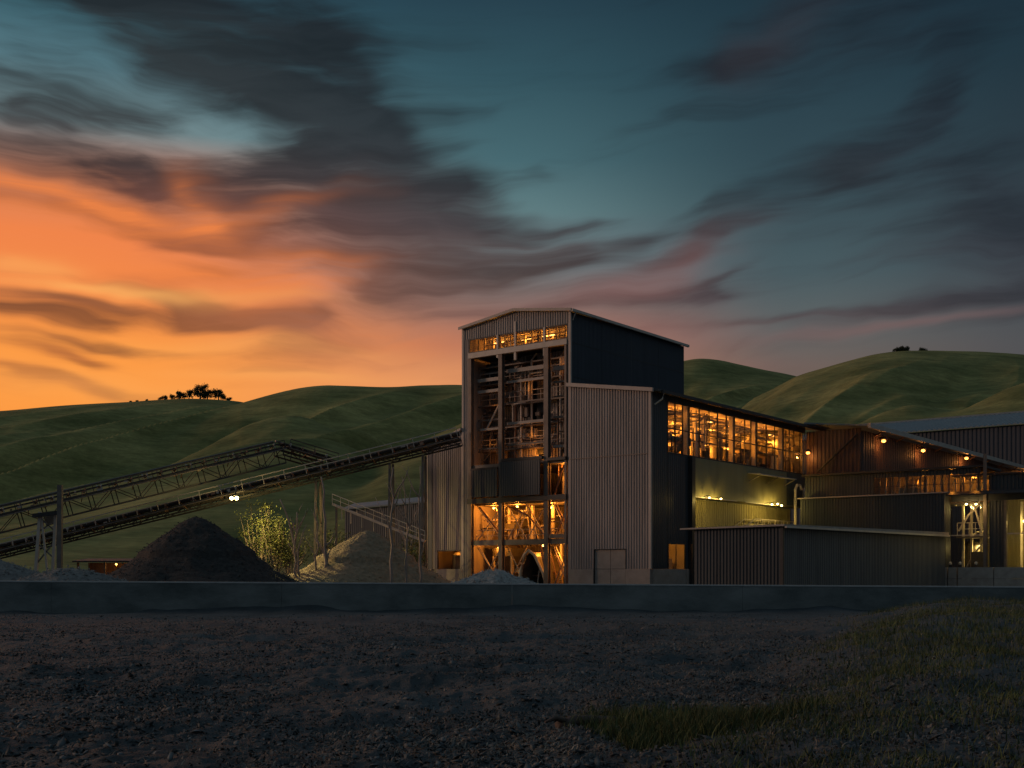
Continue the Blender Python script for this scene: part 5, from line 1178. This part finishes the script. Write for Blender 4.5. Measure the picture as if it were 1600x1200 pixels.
def strands(n, ylo, yhi, dens, length, width, name, mat, up=1.0, curl=.5, seg=3):
    u_ = rng.random(n); y = ylo*(yhi/ylo)**u_; x = (rng.random(n)*2-1)*(.54*y+1.5)
    keep = rng.random(n) < dens(x, y); x, y = x[keep], y[keep]; n = len(x)
    if n == 0: return
    L_ = length*rng.uniform(.4, 1.25, n)*np.clip(.75+y/45, .8, 1.6); az_ = rng.random(n)*6.283
    d0 = np.stack([np.cos(az_), np.sin(az_)], -1); lean = rng.uniform(.1, 1, n)*curl
    base = np.stack([x, y, gz(x, y)-.01], -1); w = width*rng.uniform(.6, 1.3, n)
    per = np.stack([-np.sin(az_+.6), np.cos(az_+.6)], -1)
    rows = []
    bend = rng.normal(0, .35, n)
    for k in range(seg+1):
        t = k/seg
        hx = (lean*t**1.6)*L_
        off = np.stack([d0[:,0]*hx+per[:,0]*bend*L_*t*t*.5, d0[:,1]*hx+per[:,1]*bend*L_*t*t*.5, up*L_*t*(1-.35*lean*t)+(1-up)*(.02+L_*.18*np.sin(t*math.pi))], -1)
        ww = (w*(1-t*.85))[:,None]
        c = base+off; p3 = np.concatenate([per*ww, np.zeros((n, 1))], 1)
        rows += [c-p3, c+p3]
    v = np.stack(rows, 1); m = 2*(seg+1)
    q = np.array([(2*k, 2*k+1, 2*k+3, 2*k+2) for k in range(seg)])
    f = (q[None]+(np.arange(n)*m)[:,None,None]).reshape(-1, 4)
    o = np_mesh(name, v.reshape(-1, 3), f, mat, smooth=False); o['kind'] = 'stuff'; return o
def d_bank(x, y): return np.clip((bank_t(x, y)-.1)*1.6, 0, 1)*np.clip(.85+1.6*fbm(dn, x*.9, y*.9, 3), .05, 1)*np.clip((y-4)/9, .35, 1)
strands(320000, 5.0, 37, d_bank, .11, .005, 'bank_grass', M['grass'], 1.0, .7)
def d_tuft(x, y):
    cx_, cy_ = 1.65, 10.3
    r = ((x-cx_)/.85)**2+((y-cy_)/1.35)**2 + 2.0*fbm(dn, x*1.3+4, y*.9, 3)
    return np.clip(1.25-r, 0, 1)*np.clip(.7+1.5*fbm(dn, x*2.2, y*2.2, 2), .05, 1)
strands(200000, 8.2, 12.6, d_tuft, .19, .005, 'grass_tuft', M['grass'], 1.0, .65)
def d_straw(x, y):
    e = x-(-2.4+.30*y); b = np.exp(-(e/(1.0+.06*y))**2)
    return np.clip(b*(.35+1.2*fbm(dn, x*.8+5, y*.8, 3)), 0, 1)*.8 + .02
strands(90000, 6.2, 34, d_straw, .16, .005, 'dry_straw', M['straw'], .12, 1.0, 4)
M['litter'] = pm('dark_bark_litter', (.022,.028,.031), (.08,.086,.088), 1.0, .7, island=.6, spec=.5)
strands(130000, 6.2, 30, lambda x, y: np.clip(.35+1.3*fbm(dn, x*.6+9, y*.6, 3), .03, 1)*np.clip(1-bank(x, y)*1.4, .2, 1), .10, .011, 'bark_litter', M['litter'], .15, 1.0, 3)
lg0 = W(872, 1140, 10.4); lg1 = W(962, 1126, 10.7)
lg0.z = float(gz(np.array([lg0.x]), np.array([lg0.y]))[0])+.03; lg1.z = float(gz(np.array([lg1.x]), np.array([lg1.y]))[0])+.06
lw = Thing('dead_branch', 'short thick dead branch stub lying on the soil beside the green tuft', 'branch', lg0, site=False)
md = lg0.lerp(lg1, .5)+Vector((0, .03, .03))
lw.part('stem', MB().tube([lg0, lg0.lerp(md, .5)+Vector((.0, 0, .015)), md, lg1], [.05, .055, .045, .035], 10), M['bark_dark'], smooth=True)
lw.part('side_twig', MB().tube([lg0.lerp(md, .3)+Vector((0, 0, .03)), lg0+Vector((-.03, -.08, .09)), lg0+Vector((-.12, -.14, .06))], [.03, .022, .012], 8), M['bark_dark'], smooth=True)
